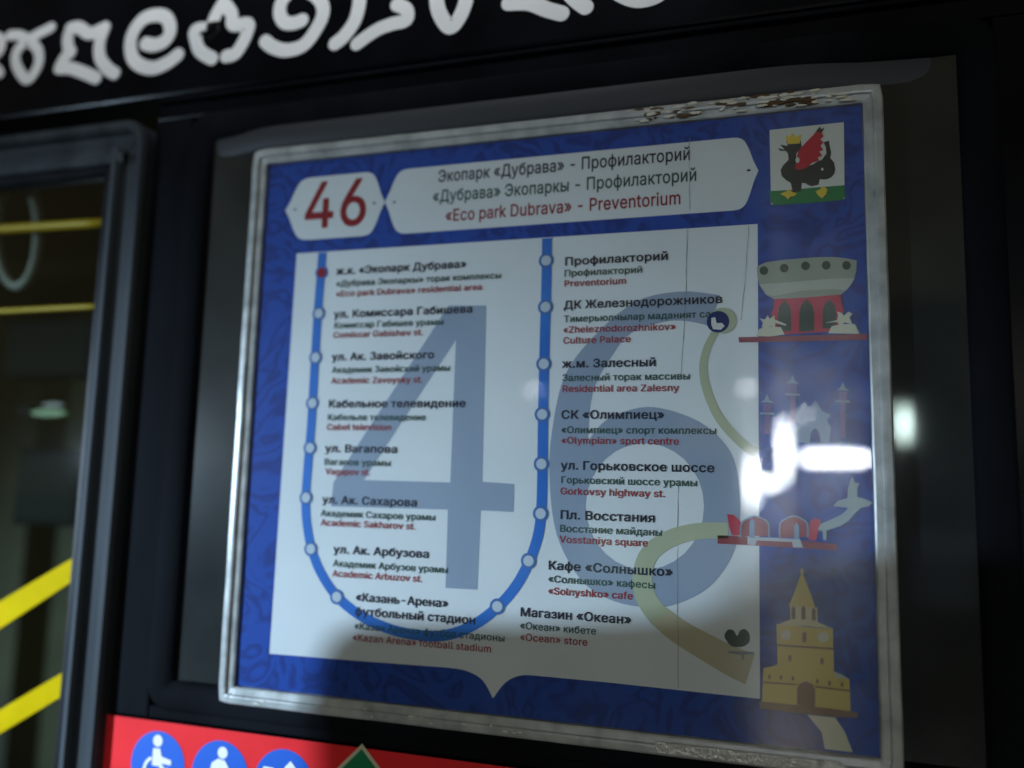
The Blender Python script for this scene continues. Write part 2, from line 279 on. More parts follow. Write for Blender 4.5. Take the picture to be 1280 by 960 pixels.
# ---------------------------------------------------------------- lettering outlines (1/500 em)
GLYPH_BOLD={' ':(94,[]),
'-':(236,['52 86 57 85 172 86 176 89 177 94 177 124 175 129 170 131 55 131 50 127 48 121 48 94 50 89']),
'.':(103,['38 -10 50 -11 62 -8 72 0 78 10 79 23 76 35 68 45 57 51 45 52 32 48 23 40 17 30 16 18 20 5 27 -4']),
'«':(210,['79 17 84 16 119 16 124 17 128 22 126 30 64 105 127 180 128 187 126 190 121 193 84 194 79 192 8 107 9 100', '149 17 154 16 189 16 194 17 197 22 196 30 134 105 196 180 197 187 191 193 154 194 149 192 77 107 77 102 79 99']),
'»':(210,['8 17 13 16 48 16 53 17 124 102 123 110 55 190 50 193 13 194 8 192 4 187 5 180 68 105 5 30 4 22', '77 17 83 16 115 16 123 18 194 102 194 107 190 112 125 190 118 193 80 193 75 190 74 187 74 182 75 179 137 105 75 30 74 22']),
'А':(249,['3 -8 8 -9 43 -9 48 -7 51 -2 73 61 76 62 166 62 191 -6 196 -9 231 -9 236 -8 239 -5 240 0 239 5 147 258 142 262 101 263 96 262 92 258 0 3 0 -2', '91 109 118 193 121 192 149 110 146 108']),
'В':(237,['25 -8 30 -9 123 -9 153 -7 170 -2 185 6 199 18 208 30 214 42 217 57 218 75 215 90 211 103 205 112 195 124 183 132 182 135 196 148 204 162 208 182 207 202 202 218 195 230 185 242 173 251 153 259 128 263 30 263 25 262 23 259 21 252 21 0 23 -5', '73 38 71 40 71 105 73 106 125 106 138 105 154 98 165 85 168 73 168 60 162 50 153 43 143 39 130 38', '73 152 71 155 71 215 73 217 133 216 145 212 154 202 158 192 158 178 153 166 143 158 125 152']),
'Г':(210,['25 -8 30 -9 63 -9 68 -7 71 -2 71 215 75 217 188 217 192 220 194 225 194 255 190 262 185 263 30 263 25 262 23 259 21 252 21 0 23 -5']),
'Д':(293,['11 -62 16 -64 46 -64 53 -61 56 -55 56 -10 58 -9 228 -10 228 -55 231 -61 236 -63 268 -64 273 -62 276 -60 278 -55 277 30 274 35 271 37 251 37 249 40 249 253 248 258 246 261 241 263 81 263 74 260 72 255 61 123 52 75 44 53 33 38 13 37 10 35 7 30 7 -55 8 -60', '91 38 101 67 108 100 112 133 119 215 121 217 198 217 199 38']),
'Ж':(343,['4 -8 9 -9 44 -9 52 -7 119 103 122 104 139 104 142 103 142 0 143 -5 147 -8 184 -9 189 -7 192 -3 192 100 194 104 214 104 215 103 282 -6 289 -9 324 -9 330 -8 333 -2 332 5 254 132 326 250 327 255 325 260 319 263 279 263 274 262 210 152 209 151 197 150 194 150 192 152 192 258 189 261 184 263 147 262 144 260 142 255 142 152 139 150 129 150 127 150 124 152 62 260 54 263 17 263 9 260 7 255 8 250 81 132 2 5 0 -2']),
'З':(224,['88 -11 108 -12 128 -11 146 -6 166 3 180 14 191 27 199 42 203 59 203 82 197 102 185 119 168 132 168 134 176 142 184 152 193 172 195 194 190 217 178 236 163 250 143 261 121 266 103 267 83 264 66 258 51 250 38 239 28 227 21 212 18 197 18 187 23 181 61 181 65 184 68 199 76 210 91 218 108 221 121 219 131 215 138 209 144 199 145 187 144 177 140 169 133 162 116 155 81 153 76 150 74 144 74 117 76 111 81 108 121 106 133 102 144 94 151 84 154 69 152 57 144 47 136 40 123 36 111 34 96 35 81 40 71 47 65 57 62 69 56 75 21 75 16 73 12 69 13 54 16 42 22 29 32 17 43 7 56 -1 71 -7']),
'К':(242,['25 -8 30 -9 63 -9 68 -7 71 -2 71 105 75 106 95 106 180 -7 185 -9 225 -9 232 -5 233 0 232 5 138 130 138 132 228 249 229 255 225 262 220 263 183 263 175 261 93 153 73 153 71 155 71 255 70 259 68 262 63 263 30 263 23 260 21 252 21 0 23 -5']),
'М':(323,['25 -8 30 -9 63 -9 68 -6 70 -2 70 160 71 155 73 153 134 -2 138 -7 143 -9 173 -9 178 -5 243 159 243 -2 247 -8 253 -9 285 -9 290 -7 293 0 293 255 290 261 285 263 238 263 231 260 168 98 158 67 83 260 75 263 30 263 23 260 21 252 21 0 23 -5']),
'О':(276,['114 -11 143 -12 165 -9 188 0 208 13 226 32 239 52 247 72 254 99 255 127 253 157 247 184 235 209 218 232 198 249 175 260 150 266 125 267 100 262 78 254 58 240 40 222 27 202 20 184 13 157 11 127 13 97 20 69 31 47 45 26 65 8 87 -3', '123 36 105 41 93 49 82 59 73 72 67 87 62 104 61 122 61 142 65 162 69 174 77 189 88 202 100 211 113 216 128 219 143 218 158 215 173 207 184 197 193 184 200 169 204 154 206 134 205 112 202 92 196 77 188 62 178 52 165 43 153 38 138 36']),
'П':(267,['25 -8 30 -9 63 -9 68 -7 71 -2 71 215 75 217 185 217 187 215 187 -2 190 -7 195 -9 230 -9 236 -5 237 0 237 255 235 260 233 262 30 263 23 260 21 252 21 0 23 -5']),
'С':(264,['114 -11 138 -12 160 -10 183 -3 200 7 217 22 230 38 240 59 245 79 243 87 238 89 200 88 196 84 188 63 175 49 158 39 135 35 115 38 98 45 83 58 71 77 65 92 61 112 61 134 64 157 69 174 77 189 88 202 100 211 113 216 125 218 140 219 153 217 168 211 182 199 190 187 197 169 200 166 238 165 243 168 245 172 243 187 237 204 228 220 216 234 203 246 188 255 173 261 153 265 125 267 103 263 84 257 63 244 45 228 30 207 20 184 13 157 11 127 13 97 20 69 31 47 45 26 65 8 86 -3']),
'Э':(264,['102 -11 129 -12 154 -8 176 0 194 11 210 27 224 47 236 72 242 99 244 127 242 157 235 184 224 209 209 230 186 249 164 260 139 266 116 267 91 263 72 257 54 246 39 234 25 217 15 197 10 177 11 169 16 165 54 166 59 170 63 184 69 193 81 206 99 215 121 219 141 216 159 209 172 197 184 179 190 162 191 153 96 153 91 151 88 147 88 114 91 109 94 107 191 107 193 104 190 92 181 70 169 54 154 43 141 38 129 36 114 36 101 38 86 45 74 54 65 67 59 84 54 89 19 89 14 88 10 84 11 74 18 52 26 36 38 22 51 10 66 0 84 -7']),
'а':(204,['63 -12 80 -13 100 -11 115 -6 128 2 132 -7 138 -9 170 -9 174 -7 177 -2 177 126 174 151 168 166 158 180 145 189 128 197 110 200 93 201 73 199 55 193 40 185 28 174 19 163 12 148 12 143 15 138 50 128 57 131 63 141 70 148 79 153 88 156 100 156 113 154 122 148 127 141 129 131 128 125 70 116 45 109 33 103 23 96 15 87 10 78 7 63 6 48 9 33 14 21 24 8 35 -1 48 -7', '73 33 61 38 56 46 56 58 60 65 68 70 80 74 128 81 129 68 127 58 122 48 115 41 108 36 98 33 85 32']),
'б':(215,['86 -12 110 -13 135 -8 155 2 172 18 186 38 193 58 197 83 196 111 189 136 178 156 162 173 147 183 127 190 105 190 85 185 62 172 61 173 70 185 82 192 102 198 142 203 155 207 166 213 175 223 182 238 183 256 180 261 177 263 145 263 139 258 137 248 134 246 87 239 60 229 46 221 35 210 25 196 18 178 11 146 8 106 9 76 15 48 27 26 45 7 65 -5', '92 33 82 37 75 42 69 48 63 58 59 68 57 81 59 106 67 126 80 138 87 142 97 145 117 145 125 142 132 137 138 131 144 121 149 98 149 83 147 68 140 50 134 43 127 38 112 32']),
'в':(205,['21 -8 26 -9 131 -8 146 -4 159 1 169 8 177 18 183 27 187 40 188 53 187 65 183 75 177 85 169 94 161 100 171 110 176 118 180 130 180 145 178 158 175 165 168 175 159 183 141 193 114 198 26 199 19 195 17 190 17 0 19 -5', '66 37 64 40 64 73 66 75 122 75 131 71 137 62 139 55 138 48 134 42 129 39 119 37', '66 119 64 122 64 150 66 153 114 152 126 148 131 141 132 132 129 128 119 121 106 119']),
'г':(161,['21 -8 26 -9 59 -9 64 -6 65 -2 66 152 149 153 153 158 154 162 154 190 152 195 149 198 144 199 26 199 21 197 19 195 17 190 17 0 19 -5']),
'д':(223,['2 -62 6 -64 36 -64 44 -60 46 -55 46 -10 49 -9 166 -9 168 -12 168 -55 169 -60 174 -63 179 -64 209 -64 215 -60 216 -55 216 30 214 34 209 37 189 37 187 40 187 190 184 196 176 199 56 199 51 198 48 195 46 190 38 95 31 62 26 49 19 38 4 37 1 35 -2 30 -3 -55 -1 -60', '74 37 83 80 91 152 136 152 139 150 138 38']),
'е':(211,['87 -12 105 -13 122 -12 137 -9 152 -3 166 6 177 17 185 28 191 43 191 48 187 53 152 62 146 58 139 46 130 38 117 33 100 32 87 35 77 40 69 48 63 58 59 71 60 76 185 76 190 77 194 81 194 103 192 128 185 148 177 163 165 178 151 188 135 196 115 200 95 201 77 198 62 192 47 183 34 171 22 154 14 136 10 116 8 93 10 71 15 51 24 31 35 16 50 3 67 -6', '60 120 64 133 75 146 87 154 102 156 117 154 130 147 138 136 144 121 142 119']),
'ж':(291,['5 -8 10 -9 48 -9 53 -7 115 72 117 68 117 0 118 -5 123 -9 158 -9 164 -5 165 0 165 70 168 70 230 -8 235 -9 270 -9 276 -8 280 -2 279 5 207 95 207 98 278 185 279 190 278 195 270 199 233 199 230 198 168 119 165 120 165 190 164 195 158 199 123 198 119 195 117 190 117 120 115 118 53 197 48 199 13 199 5 196 2 190 4 185 75 98 75 95 3 5 2 -2']),
'з':(181,['67 -10 86 -11 101 -10 116 -7 131 -1 143 7 154 18 161 30 165 43 165 60 160 75 153 86 139 98 139 100 151 113 156 125 158 143 154 160 146 175 136 185 121 194 103 199 86 201 71 200 58 197 43 190 32 183 22 173 16 163 12 150 11 138 15 133 21 131 53 132 57 135 59 145 63 150 71 155 81 158 91 158 98 156 106 151 109 145 109 133 103 124 91 118 66 117 61 113 60 108 60 85 63 79 68 77 96 75 106 71 112 65 115 60 115 53 113 45 109 40 101 35 93 33 73 34 61 40 56 45 54 53 48 57 13 56 7 50 7 43 10 30 15 20 21 13 31 4 41 -2']),
'и':(214,['21 -8 26 -9 56 -9 61 -7 139 109 140 -2 143 -8 149 -9 179 -9 184 -8 186 -5 188 0 188 190 184 197 179 199 151 199 144 196 66 79 65 192 61 197 56 199 26 199 19 195 17 190 17 0 19 -5']),
'й':(214,['21 -8 26 -9 56 -9 61 -7 139 109 140 -2 143 -8 149 -9 179 -9 184 -8 186 -5 188 0 188 190 184 197 179 199 151 199 144 196 66 79 65 192 61 197 56 199 26 199 19 195 17 190 17 0 19 -5', '101 208 114 208 126 212 136 218 146 226 154 238 159 250 161 265 159 271 154 273 126 273 121 268 119 258 116 253 111 249 104 247 96 248 89 252 86 258 84 268 79 273 54 274 46 270 44 265 46 250 51 238 58 227 66 220 76 213 89 209']),
'к':(197,['21 -8 26 -9 56 -9 61 -8 64 -5 66 0 66 70 79 70 141 -8 184 -9 189 -8 191 -5 193 0 191 5 119 98 191 185 192 190 189 196 181 199 144 199 139 197 71 117 66 118 66 190 64 195 61 197 56 199 26 199 19 195 17 190 17 0 19 -5']),
'л':(209,['-2 -8 3 -9 21 -9 41 -4 56 6 66 20 72 35 77 57 80 88 83 150 83 152 86 152 133 152 135 -2 138 -7 143 -9 176 -9 181 -6 183 0 183 190 181 196 173 199 46 199 38 195 36 190 32 95 28 57 26 48 21 40 13 37 1 37 -5 32 -6 0 -4 -5']),
'м':(277,['21 -8 26 -9 59 -9 64 -5 65 -2 66 104 113 -5 119 -9 146 -9 152 -8 156 -2 201 106 202 -2 204 -6 209 -9 241 -9 246 -7 250 0 250 190 248 195 244 198 239 199 194 199 188 195 134 62 79 195 76 198 71 199 26 199 21 197 17 190 17 0 19 -5']),
'н':(213,['21 -8 26 -9 56 -9 61 -8 64 -5 66 0 66 73 69 74 136 74 138 73 138 0 140 -5 144 -8 149 -9 179 -9 185 -5 187 0 187 190 184 196 179 199 146 199 140 195 138 190 138 122 136 120 66 121 66 190 64 195 61 197 56 199 26 199 19 195 17 190 17 0 19 -5']),
'о':(217,['86 -12 105 -13 125 -11 142 -6 158 3 172 16 182 28 191 46 197 66 200 93 198 116 193 136 186 153 174 171 160 184 142 194 125 199 105 201 85 200 65 193 50 185 35 171 23 156 15 138 11 121 8 96 10 73 15 51 23 33 35 17 49 3 65 -5', '95 33 85 36 77 41 70 48 65 57 58 81 58 108 65 131 70 139 77 147 85 152 92 155 112 155 122 152 129 148 137 141 142 133 147 121 150 108 150 81 144 58 138 48 131 41 123 36 115 33']),
'п':(213,['21 -8 26 -9 59 -9 64 -6 66 -2 66 150 66 152 69 152 136 152 138 150 139 -2 141 -7 146 -9 179 -9 185 -5 187 0 187 190 184 196 176 199 26 199 19 195 17 190 17 0 19 -5']),
'р':(221,['21 -79 26 -80 56 -80 61 -79 64 -76 66 -71 66 5 81 -6 96 -11 116 -13 139 -10 156 -3 171 8 183 21 193 39 200 59 204 81 204 109 200 131 193 151 182 169 167 184 151 193 129 200 104 201 84 195 66 184 64 194 59 198 26 199 21 197 18 194 17 -71 19 -76', '101 33 92 36 84 41 73 56 68 69 66 81 66 109 72 131 83 146 96 154 106 156 116 156 126 153 134 149 141 142 147 134 151 122 154 109 154 81 148 59 143 49 136 42 129 36 121 34 111 32']),
'с':(207,['86 -12 105 -13 122 -12 137 -8 152 -1 165 8 177 22 185 36 190 51 189 56 185 60 155 67 150 67 145 63 138 48 130 40 117 34 100 32 90 34 80 39 70 48 64 58 60 72 57 86 59 113 63 126 67 136 75 145 82 151 90 154 100 156 112 155 122 152 135 143 140 136 144 126 150 122 185 130 189 136 189 143 182 158 167 178 147 192 122 200 102 201 82 199 65 193 48 183 34 171 23 156 14 136 10 116 8 93 10 71 15 51 24 31 35 16 50 3 65 -5']),
'т':(172,['61 -8 66 -9 96 -9 101 -8 104 -5 106 0 106 152 158 153 164 155 167 158 168 162 168 190 166 195 163 198 3 199 -2 197 -5 192 -6 162 -4 158 -2 155 3 153 57 152 57 0 59 -5']),
'у':(204,['29 -80 54 -81 74 -76 90 -65 103 -48 110 -33 194 185 194 192 190 197 186 199 151 199 145 195 99 66 96 66 49 195 44 199 9 199 4 197 1 195 0 190 1 185 71 0 64 -23 56 -33 46 -36 29 -34 23 -38 15 -70 19 -77']),
'ф':(248,['99 -79 105 -80 135 -80 140 -79 142 -76 144 -71 144 -14 167 -8 180 -2 192 6 203 16 213 29 221 44 226 59 230 79 230 101 229 116 224 136 218 151 204 171 187 186 167 196 144 201 144 256 141 261 135 263 102 263 97 260 95 254 95 201 77 198 60 191 47 183 35 171 25 159 17 144 12 129 9 109 8 86 11 64 18 44 27 26 40 12 55 0 72 -8 95 -14 95 -71 96 -76', '90 33 76 41 65 56 58 76 57 96 60 119 67 136 80 151 92 157 95 156 95 34 95 32', '145 32 145 157 152 155 159 151 172 136 180 116 182 94 179 71 171 51 160 38 152 34']),
'х':(198,['5 -8 10 -9 45 -9 51 -8 93 56 95 58 138 -7 143 -9 178 -9 185 -6 188 0 186 5 124 95 184 185 184 192 180 197 175 199 140 199 135 197 95 135 55 197 50 199 15 199 10 198 7 195 5 190 7 185 66 98 3 5 2 -2']),
'ц':(217,['167 -62 171 -64 204 -64 209 -61 211 -55 211 30 206 36 189 37 187 40 186 193 181 198 176 199 146 199 141 196 139 193 138 38 69 37 66 38 65 193 59 198 26 199 21 197 17 190 17 0 19 -5 21 -7 26 -9 161 -9 163 -12 163 -55 164 -60']),
'ш':(295,['21 -8 26 -9 259 -9 265 -8 267 -5 269 0 269 190 267 195 261 199 229 199 224 197 221 192 219 38 168 38 167 192 164 197 159 199 129 199 121 196 119 190 118 38 66 37 65 192 64 195 59 198 26 199 21 197 17 190 17 0 19 -5']),
'ы':(264,['21 -8 26 -9 111 -9 124 -8 139 -4 154 3 169 15 179 30 184 48 185 68 181 87 171 105 159 116 144 125 124 130 66 132 66 190 64 195 59 198 24 198 19 195 17 190 17 0 19 -5', '193 -8 199 -9 229 -9 234 -8 238 -2 238 190 236 195 231 198 196 198 191 195 189 190 189 0 191 -5', '66 37 66 84 116 84 129 78 135 70 137 60 136 53 131 46 124 41 111 37']),
'ь':(203,['21 -8 26 -9 111 -9 124 -8 139 -4 154 3 169 15 179 30 184 48 185 68 181 87 171 105 159 116 144 125 124 130 66 132 66 190 64 195 59 198 24 198 19 195 17 190 17 0 19 -5', '66 37 66 84 116 84 129 78 135 70 137 60 136 53 131 46 124 41 111 37']),
'я':(202,['3 -8 8 -9 43 -9 48 -8 90 60 93 62 125 62 127 60 127 0 130 -7 135 -9 165 -9 173 -6 175 0 175 190 173 196 165 199 90 199 70 197 55 194 40 188 23 174 13 160 8 145 7 130 8 115 12 103 19 90 29 80 40 73 40 70 0 5 -1 -2', '75 107 63 113 56 122 56 138 63 147 70 151 83 154 125 154 127 152 127 108 125 106 88 106'])}
GLYPH_MEDIUM={' ':(94,[]),
'.':(100,['40 -7 52 -8 62 -4 70 3 75 13 76 25 73 35 65 44 55 49 42 49 33 45 24 38 20 28 19 18 22 7 30 -2']),
'A':(246,['5 -5 8 -6 46 -5 48 -2 71 63 73 65 168 64 193 -4 198 -6 231 -6 235 -5 237 -2 237 3 144 255 141 260 101 260 96 258 3 3 3 -2', '88 105 86 108 118 203 121 202 153 108 151 105']),
'C':(261,['117 -8 140 -9 163 -6 183 1 200 11 216 24 229 42 237 59 242 79 241 84 238 86 203 86 198 82 190 61 178 47 168 41 158 36 135 32 113 35 95 43 80 57 68 74 62 92 58 112 58 134 60 157 66 174 73 189 83 202 98 213 110 218 123 221 140 222 155 219 170 213 184 202 193 189 199 172 201 169 238 168 242 172 240 184 233 204 225 219 212 234 198 245 183 254 168 259 148 263 125 264 100 259 78 250 58 237 43 220 29 199 20 174 15 147 14 117 18 89 25 64 38 41 54 22 73 7 93 -3']),
'D':(257,['27 -5 118 -6 148 -2 170 6 185 14 203 29 215 45 228 70 235 98 237 128 235 158 229 182 218 205 204 225 185 241 173 248 158 254 130 259 30 260 25 258 24 0', '70 35 68 38 68 218 70 220 118 220 135 217 148 213 163 205 173 195 183 181 189 162 193 143 193 120 191 100 184 78 178 66 169 55 158 47 145 41 120 35']),
'E':(215,['27 -5 188 -6 193 -2 193 30 190 34 70 35 68 38 69 108 178 108 182 110 184 115 184 143 183 146 180 148 70 149 69 150 68 218 70 220 188 220 192 225 192 255 190 259 185 260 30 260 25 258 24 0']),
'G':(266,['118 -8 143 -9 165 -6 185 1 203 11 218 25 230 42 239 62 244 84 245 127 243 133 238 134 140 134 135 129 135 99 138 95 143 94 198 94 201 92 195 69 188 57 180 48 168 40 153 34 135 32 118 34 103 39 90 47 80 57 70 71 62 92 58 112 58 134 60 157 66 174 73 189 83 202 98 213 110 218 123 221 138 222 153 219 168 213 180 204 190 192 199 172 201 169 238 168 242 172 241 184 234 204 225 219 213 233 198 245 183 253 167 259 148 263 123 263 100 260 78 251 58 237 43 221 29 199 20 174 15 147 14 117 18 89 25 64 38 40 53 22 73 7 93 -3']),
'K':(239,['27 -5 63 -6 68 -2 68 80 98 112 100 111 183 -5 188 -6 225 -6 230 -2 230 1 228 5 130 143 130 145 228 250 230 255 228 259 183 260 178 259 70 141 68 145 68 257 63 260 30 260 25 258 24 0']),
'O':(273,['117 -8 143 -9 165 -5 188 3 208 17 224 34 238 56 246 79 252 107 252 137 249 167 241 192 229 214 214 232 195 247 173 258 150 263 125 264 100 259 80 251 60 238 43 220 29 199 20 174 15 149 14 117 18 89 25 64 37 42 54 22 73 7 93 -3', '120 34 105 38 90 47 80 57 70 72 63 87 59 104 58 127 59 149 62 164 68 179 77 194 88 206 100 214 113 219 128 222 143 221 160 217 175 209 186 199 196 184 203 169 208 149 209 127 208 107 205 92 198 74 190 60 180 49 168 41 153 35 138 33']),
'P':(228,['27 -5 63 -6 68 -2 68 85 70 87 125 87 153 91 168 98 179 105 190 115 199 128 206 145 210 162 210 180 208 198 203 213 194 227 183 240 170 248 150 256 125 260 30 260 25 258 24 0', '70 127 68 130 68 218 70 220 130 219 144 215 155 207 163 192 166 173 163 155 160 147 155 140 143 132 130 128']),
'R':(230,['27 -5 63 -6 68 -2 68 90 70 93 120 93 173 -5 215 -6 219 -2 219 3 166 100 168 103 186 115 198 128 207 148 211 170 209 192 203 215 191 232 173 248 153 256 128 260 30 260 25 258 24 0', '70 134 68 138 68 218 70 220 133 219 148 214 158 205 165 190 166 170 161 152 153 143 143 137 128 134']),
'S':(229,['94 -9 119 -10 139 -8 157 -3 172 4 187 15 198 28 206 43 209 58 210 78 206 93 198 108 187 121 172 131 157 138 102 154 84 161 72 169 65 178 64 186 64 196 72 208 87 219 97 222 109 223 132 221 149 213 158 203 164 186 167 183 202 183 205 186 206 196 202 211 197 223 187 236 176 246 162 254 149 259 132 263 109 264 89 262 72 257 57 249 44 240 33 228 25 213 21 198 20 178 25 161 34 146 44 136 57 127 74 119 129 103 147 96 159 88 166 78 167 71 166 61 162 53 156 46 149 40 139 35 117 31 94 32 84 36 74 41 63 53 58 71 54 74 19 74 14 71 14 63 17 46 24 31 34 18 47 7 62 -1 79 -7']),
'V':(246,['99 -5 138 -6 142 -5 144 -2 237 252 237 258 233 260 198 260 192 258 138 103 121 48 103 101 47 258 41 260 8 260 3 258 3 251 96 0']),
'Z':(225,['18 -5 200 -6 205 -3 206 30 204 32 200 34 71 35 203 227 204 255 203 258 198 260 20 260 15 258 14 225 18 220 148 220 16 27 15 23 15 0']),
'a':(201,['66 -9 85 -10 103 -8 118 -1 130 8 132 6 133 -2 138 -6 168 -6 172 -4 174 -2 174 126 172 148 166 163 155 178 143 187 128 194 110 197 93 198 75 196 58 191 43 183 31 173 21 161 15 148 15 143 18 140 50 131 55 133 63 146 73 154 85 158 103 159 113 157 120 154 126 148 130 141 132 128 130 123 120 120 70 113 48 107 27 96 20 88 14 78 10 66 9 48 12 33 18 21 28 8 38 1 53 -6', '70 31 60 36 55 41 53 46 53 58 58 67 68 73 80 77 130 85 132 83 130 58 126 48 118 39 108 33 98 30 83 29']),
'b':(218,['101 -9 126 -9 146 -4 166 8 181 24 193 46 199 71 201 101 197 131 188 153 176 171 161 184 144 193 121 198 96 196 79 189 64 176 63 256 61 258 56 260 24 260 21 257 20 253 21 -2 22 -4 26 -6 59 -5 62 -2 62 8 64 12 71 5 81 -2 91 -7', '99 31 89 34 81 40 74 48 69 58 63 83 64 113 71 136 76 144 84 151 99 158 119 158 129 155 139 149 146 141 151 131 157 106 156 76 149 53 144 45 136 38 129 33 119 30']),
'c':(204,['89 -9 107 -10 122 -8 137 -4 152 3 165 12 175 23 182 36 187 51 185 56 182 57 155 64 150 64 147 61 140 46 130 36 117 31 100 29 87 32 77 37 68 46 62 56 57 68 55 81 54 96 56 111 59 123 64 136 71 146 80 153 90 157 100 159 112 158 122 156 130 152 137 145 142 138 146 128 150 125 182 133 186 136 186 141 180 156 174 166 165 176 155 184 142 191 117 197 97 198 80 195 65 190 49 181 36 168 25 153 18 136 13 116 11 93 13 71 18 51 26 33 40 16 55 4 72 -5']),
'd':(218,['84 -9 105 -10 122 -6 137 2 150 14 151 -2 155 -6 187 -6 192 -2 192 253 190 258 187 260 155 260 150 256 148 178 147 178 131 191 117 196 97 198 75 195 57 188 42 177 29 161 20 143 13 118 11 93 14 66 20 43 31 23 47 7 65 -4', '92 30 82 34 75 39 68 46 62 56 57 68 55 81 55 108 61 131 66 141 73 148 80 153 90 157 110 158 120 156 128 151 136 143 142 133 147 121 149 108 149 78 143 56 137 46 130 39 122 34 112 30']),
'e':(208,['91 -9 107 -10 125 -9 140 -5 155 2 167 11 177 21 184 33 188 46 185 51 152 59 148 56 140 42 132 36 120 30 102 29 90 31 77 37 67 46 61 56 57 66 55 78 185 79 190 80 191 83 191 108 188 128 183 146 175 162 165 174 150 186 135 193 115 197 95 198 77 195 60 188 45 177 32 164 23 148 15 128 12 108 11 86 14 66 20 46 29 28 40 16 55 3 72 -5', '57 116 55 118 58 128 63 138 70 146 85 156 102 159 120 156 132 149 141 136 147 118 145 116']),
'f':(133,['37 -5 71 -6 76 -2 77 155 78 158 116 158 119 160 120 165 120 190 118 194 113 196 78 196 77 198 77 215 81 225 88 230 101 231 113 228 118 230 127 260 126 265 121 267 106 270 86 270 71 267 58 261 46 250 38 238 35 225 33 196 3 196 -2 192 -3 165 -2 160 3 158 33 158 34 155 34 0']),
'g':(219,['86 -80 105 -81 122 -80 137 -77 152 -72 165 -64 174 -55 182 -45 188 -33 191 -18 192 -5 192 190 190 195 187 196 155 195 151 192 150 176 135 189 117 196 92 198 70 194 52 185 40 174 28 160 18 140 12 110 11 90 13 72 17 55 22 42 30 30 40 19 52 9 65 3 80 -2 97 -4 112 -3 125 1 137 7 150 18 149 -8 147 -20 140 -31 127 -39 107 -43 84 -40 69 -33 52 -14 47 -15 22 -30 20 -33 20 -38 27 -49 44 -65 65 -75', '90 37 80 41 72 46 66 52 61 62 56 75 55 87 56 115 63 135 75 150 82 155 92 158 112 158 122 155 130 150 138 142 143 132 147 122 150 107 149 77 142 57 136 50 130 43 122 39 112 36 102 36']),
'h':(211,['23 -5 56 -6 60 -5 62 -2 63 112 64 128 69 140 78 150 89 156 104 159 116 157 127 152 135 145 140 132 142 118 143 -2 145 -5 149 -6 179 -6 182 -5 185 0 184 128 181 148 176 162 168 175 156 186 141 194 126 197 109 198 91 195 76 188 64 178 63 255 59 260 26 260 21 258 20 255 20 0']),
'i':(89,['23 -5 58 -6 61 -5 63 0 63 190 61 194 58 196 26 196 23 195 20 190 20 0', '31 218 41 215 51 217 61 222 66 230 69 240 68 250 61 260 53 266 43 268 33 267 23 261 17 252 15 242 16 232 23 223']),
'k':(196,['23 -5 56 -6 60 -5 62 -2 63 68 76 80 144 -5 186 -6 189 -5 192 0 190 5 109 108 184 185 186 188 185 192 183 195 179 196 139 195 64 118 63 255 59 260 26 260 21 258 20 255 20 0']),
'l':(101,['57 -6 71 -7 86 -6 94 -3 96 1 89 31 86 33 74 32 66 33 63 41 63 256 61 259 56 260 26 260 22 259 20 254 21 31 26 16 32 6 44 -2']),
'm':(311,['23 -5 56 -6 60 -5 62 -2 63 120 64 132 69 143 76 151 86 157 99 159 109 158 119 154 126 147 130 138 132 -2 136 -6 166 -6 171 -5 174 0 175 132 179 144 186 152 196 157 209 159 221 157 231 153 237 148 241 138 242 -2 245 -5 249 -6 282 -5 284 0 284 132 281 155 271 174 261 185 251 191 239 196 226 199 206 198 189 193 174 185 159 170 152 180 144 188 134 194 121 198 104 199 89 196 76 190 64 179 62 182 61 192 59 195 24 195 21 192 20 188 20 0']),
'n':(211,['23 -5 56 -6 60 -5 62 -2 63 112 64 128 69 140 78 150 89 156 104 159 116 157 127 152 135 145 140 132 142 118 143 -2 145 -5 149 -6 179 -6 184 -3 185 120 183 138 180 152 174 166 166 178 156 186 146 192 134 196 119 198 106 198 94 196 81 191 64 178 62 180 61 192 58 195 26 196 21 193 20 0']),
'o':(214,['89 -9 110 -10 130 -7 147 0 160 8 172 20 183 36 191 53 195 73 196 96 194 121 188 141 179 158 167 173 152 185 135 193 117 197 97 198 80 195 65 190 49 181 36 168 25 153 18 136 13 116 11 93 13 71 18 51 26 33 40 16 55 4 72 -5', '92 30 82 34 75 39 67 47 62 56 57 68 55 81 54 96 56 111 63 133 75 149 82 154 92 158 112 158 122 156 131 151 139 143 145 133 150 122 153 108 154 93 152 78 150 66 145 53 132 38 125 33 115 30 105 29']),
'p':(218,['23 -76 56 -77 60 -76 62 -74 64 12 76 1 94 -8 114 -10 134 -8 151 -2 166 8 181 24 190 39 197 59 201 81 201 109 197 131 189 151 178 169 164 182 149 191 126 197 99 197 81 191 71 184 64 176 62 179 62 191 59 195 26 196 22 194 20 191 20 -71', '99 31 89 34 81 40 74 49 69 59 63 84 64 114 71 136 76 144 84 151 99 158 119 158 129 155 139 149 146 141 151 131 157 106 157 76 149 54 144 45 136 38 129 33 119 30']),
'q':(218,['152 -76 187 -77 190 -76 192 -71 192 191 187 196 155 195 151 191 150 175 137 187 120 196 97 198 75 195 57 188 42 177 29 161 20 144 14 124 11 101 12 79 16 56 25 34 35 19 52 3 70 -5 92 -10 112 -9 130 -3 147 11 149 9 149 -71', '90 31 80 35 72 41 66 49 61 59 55 84 55 111 62 134 73 149 80 154 90 157 110 158 120 156 128 151 136 144 142 134 147 121 149 109 150 91 148 76 141 54 135 44 127 37 120 33 110 30']),
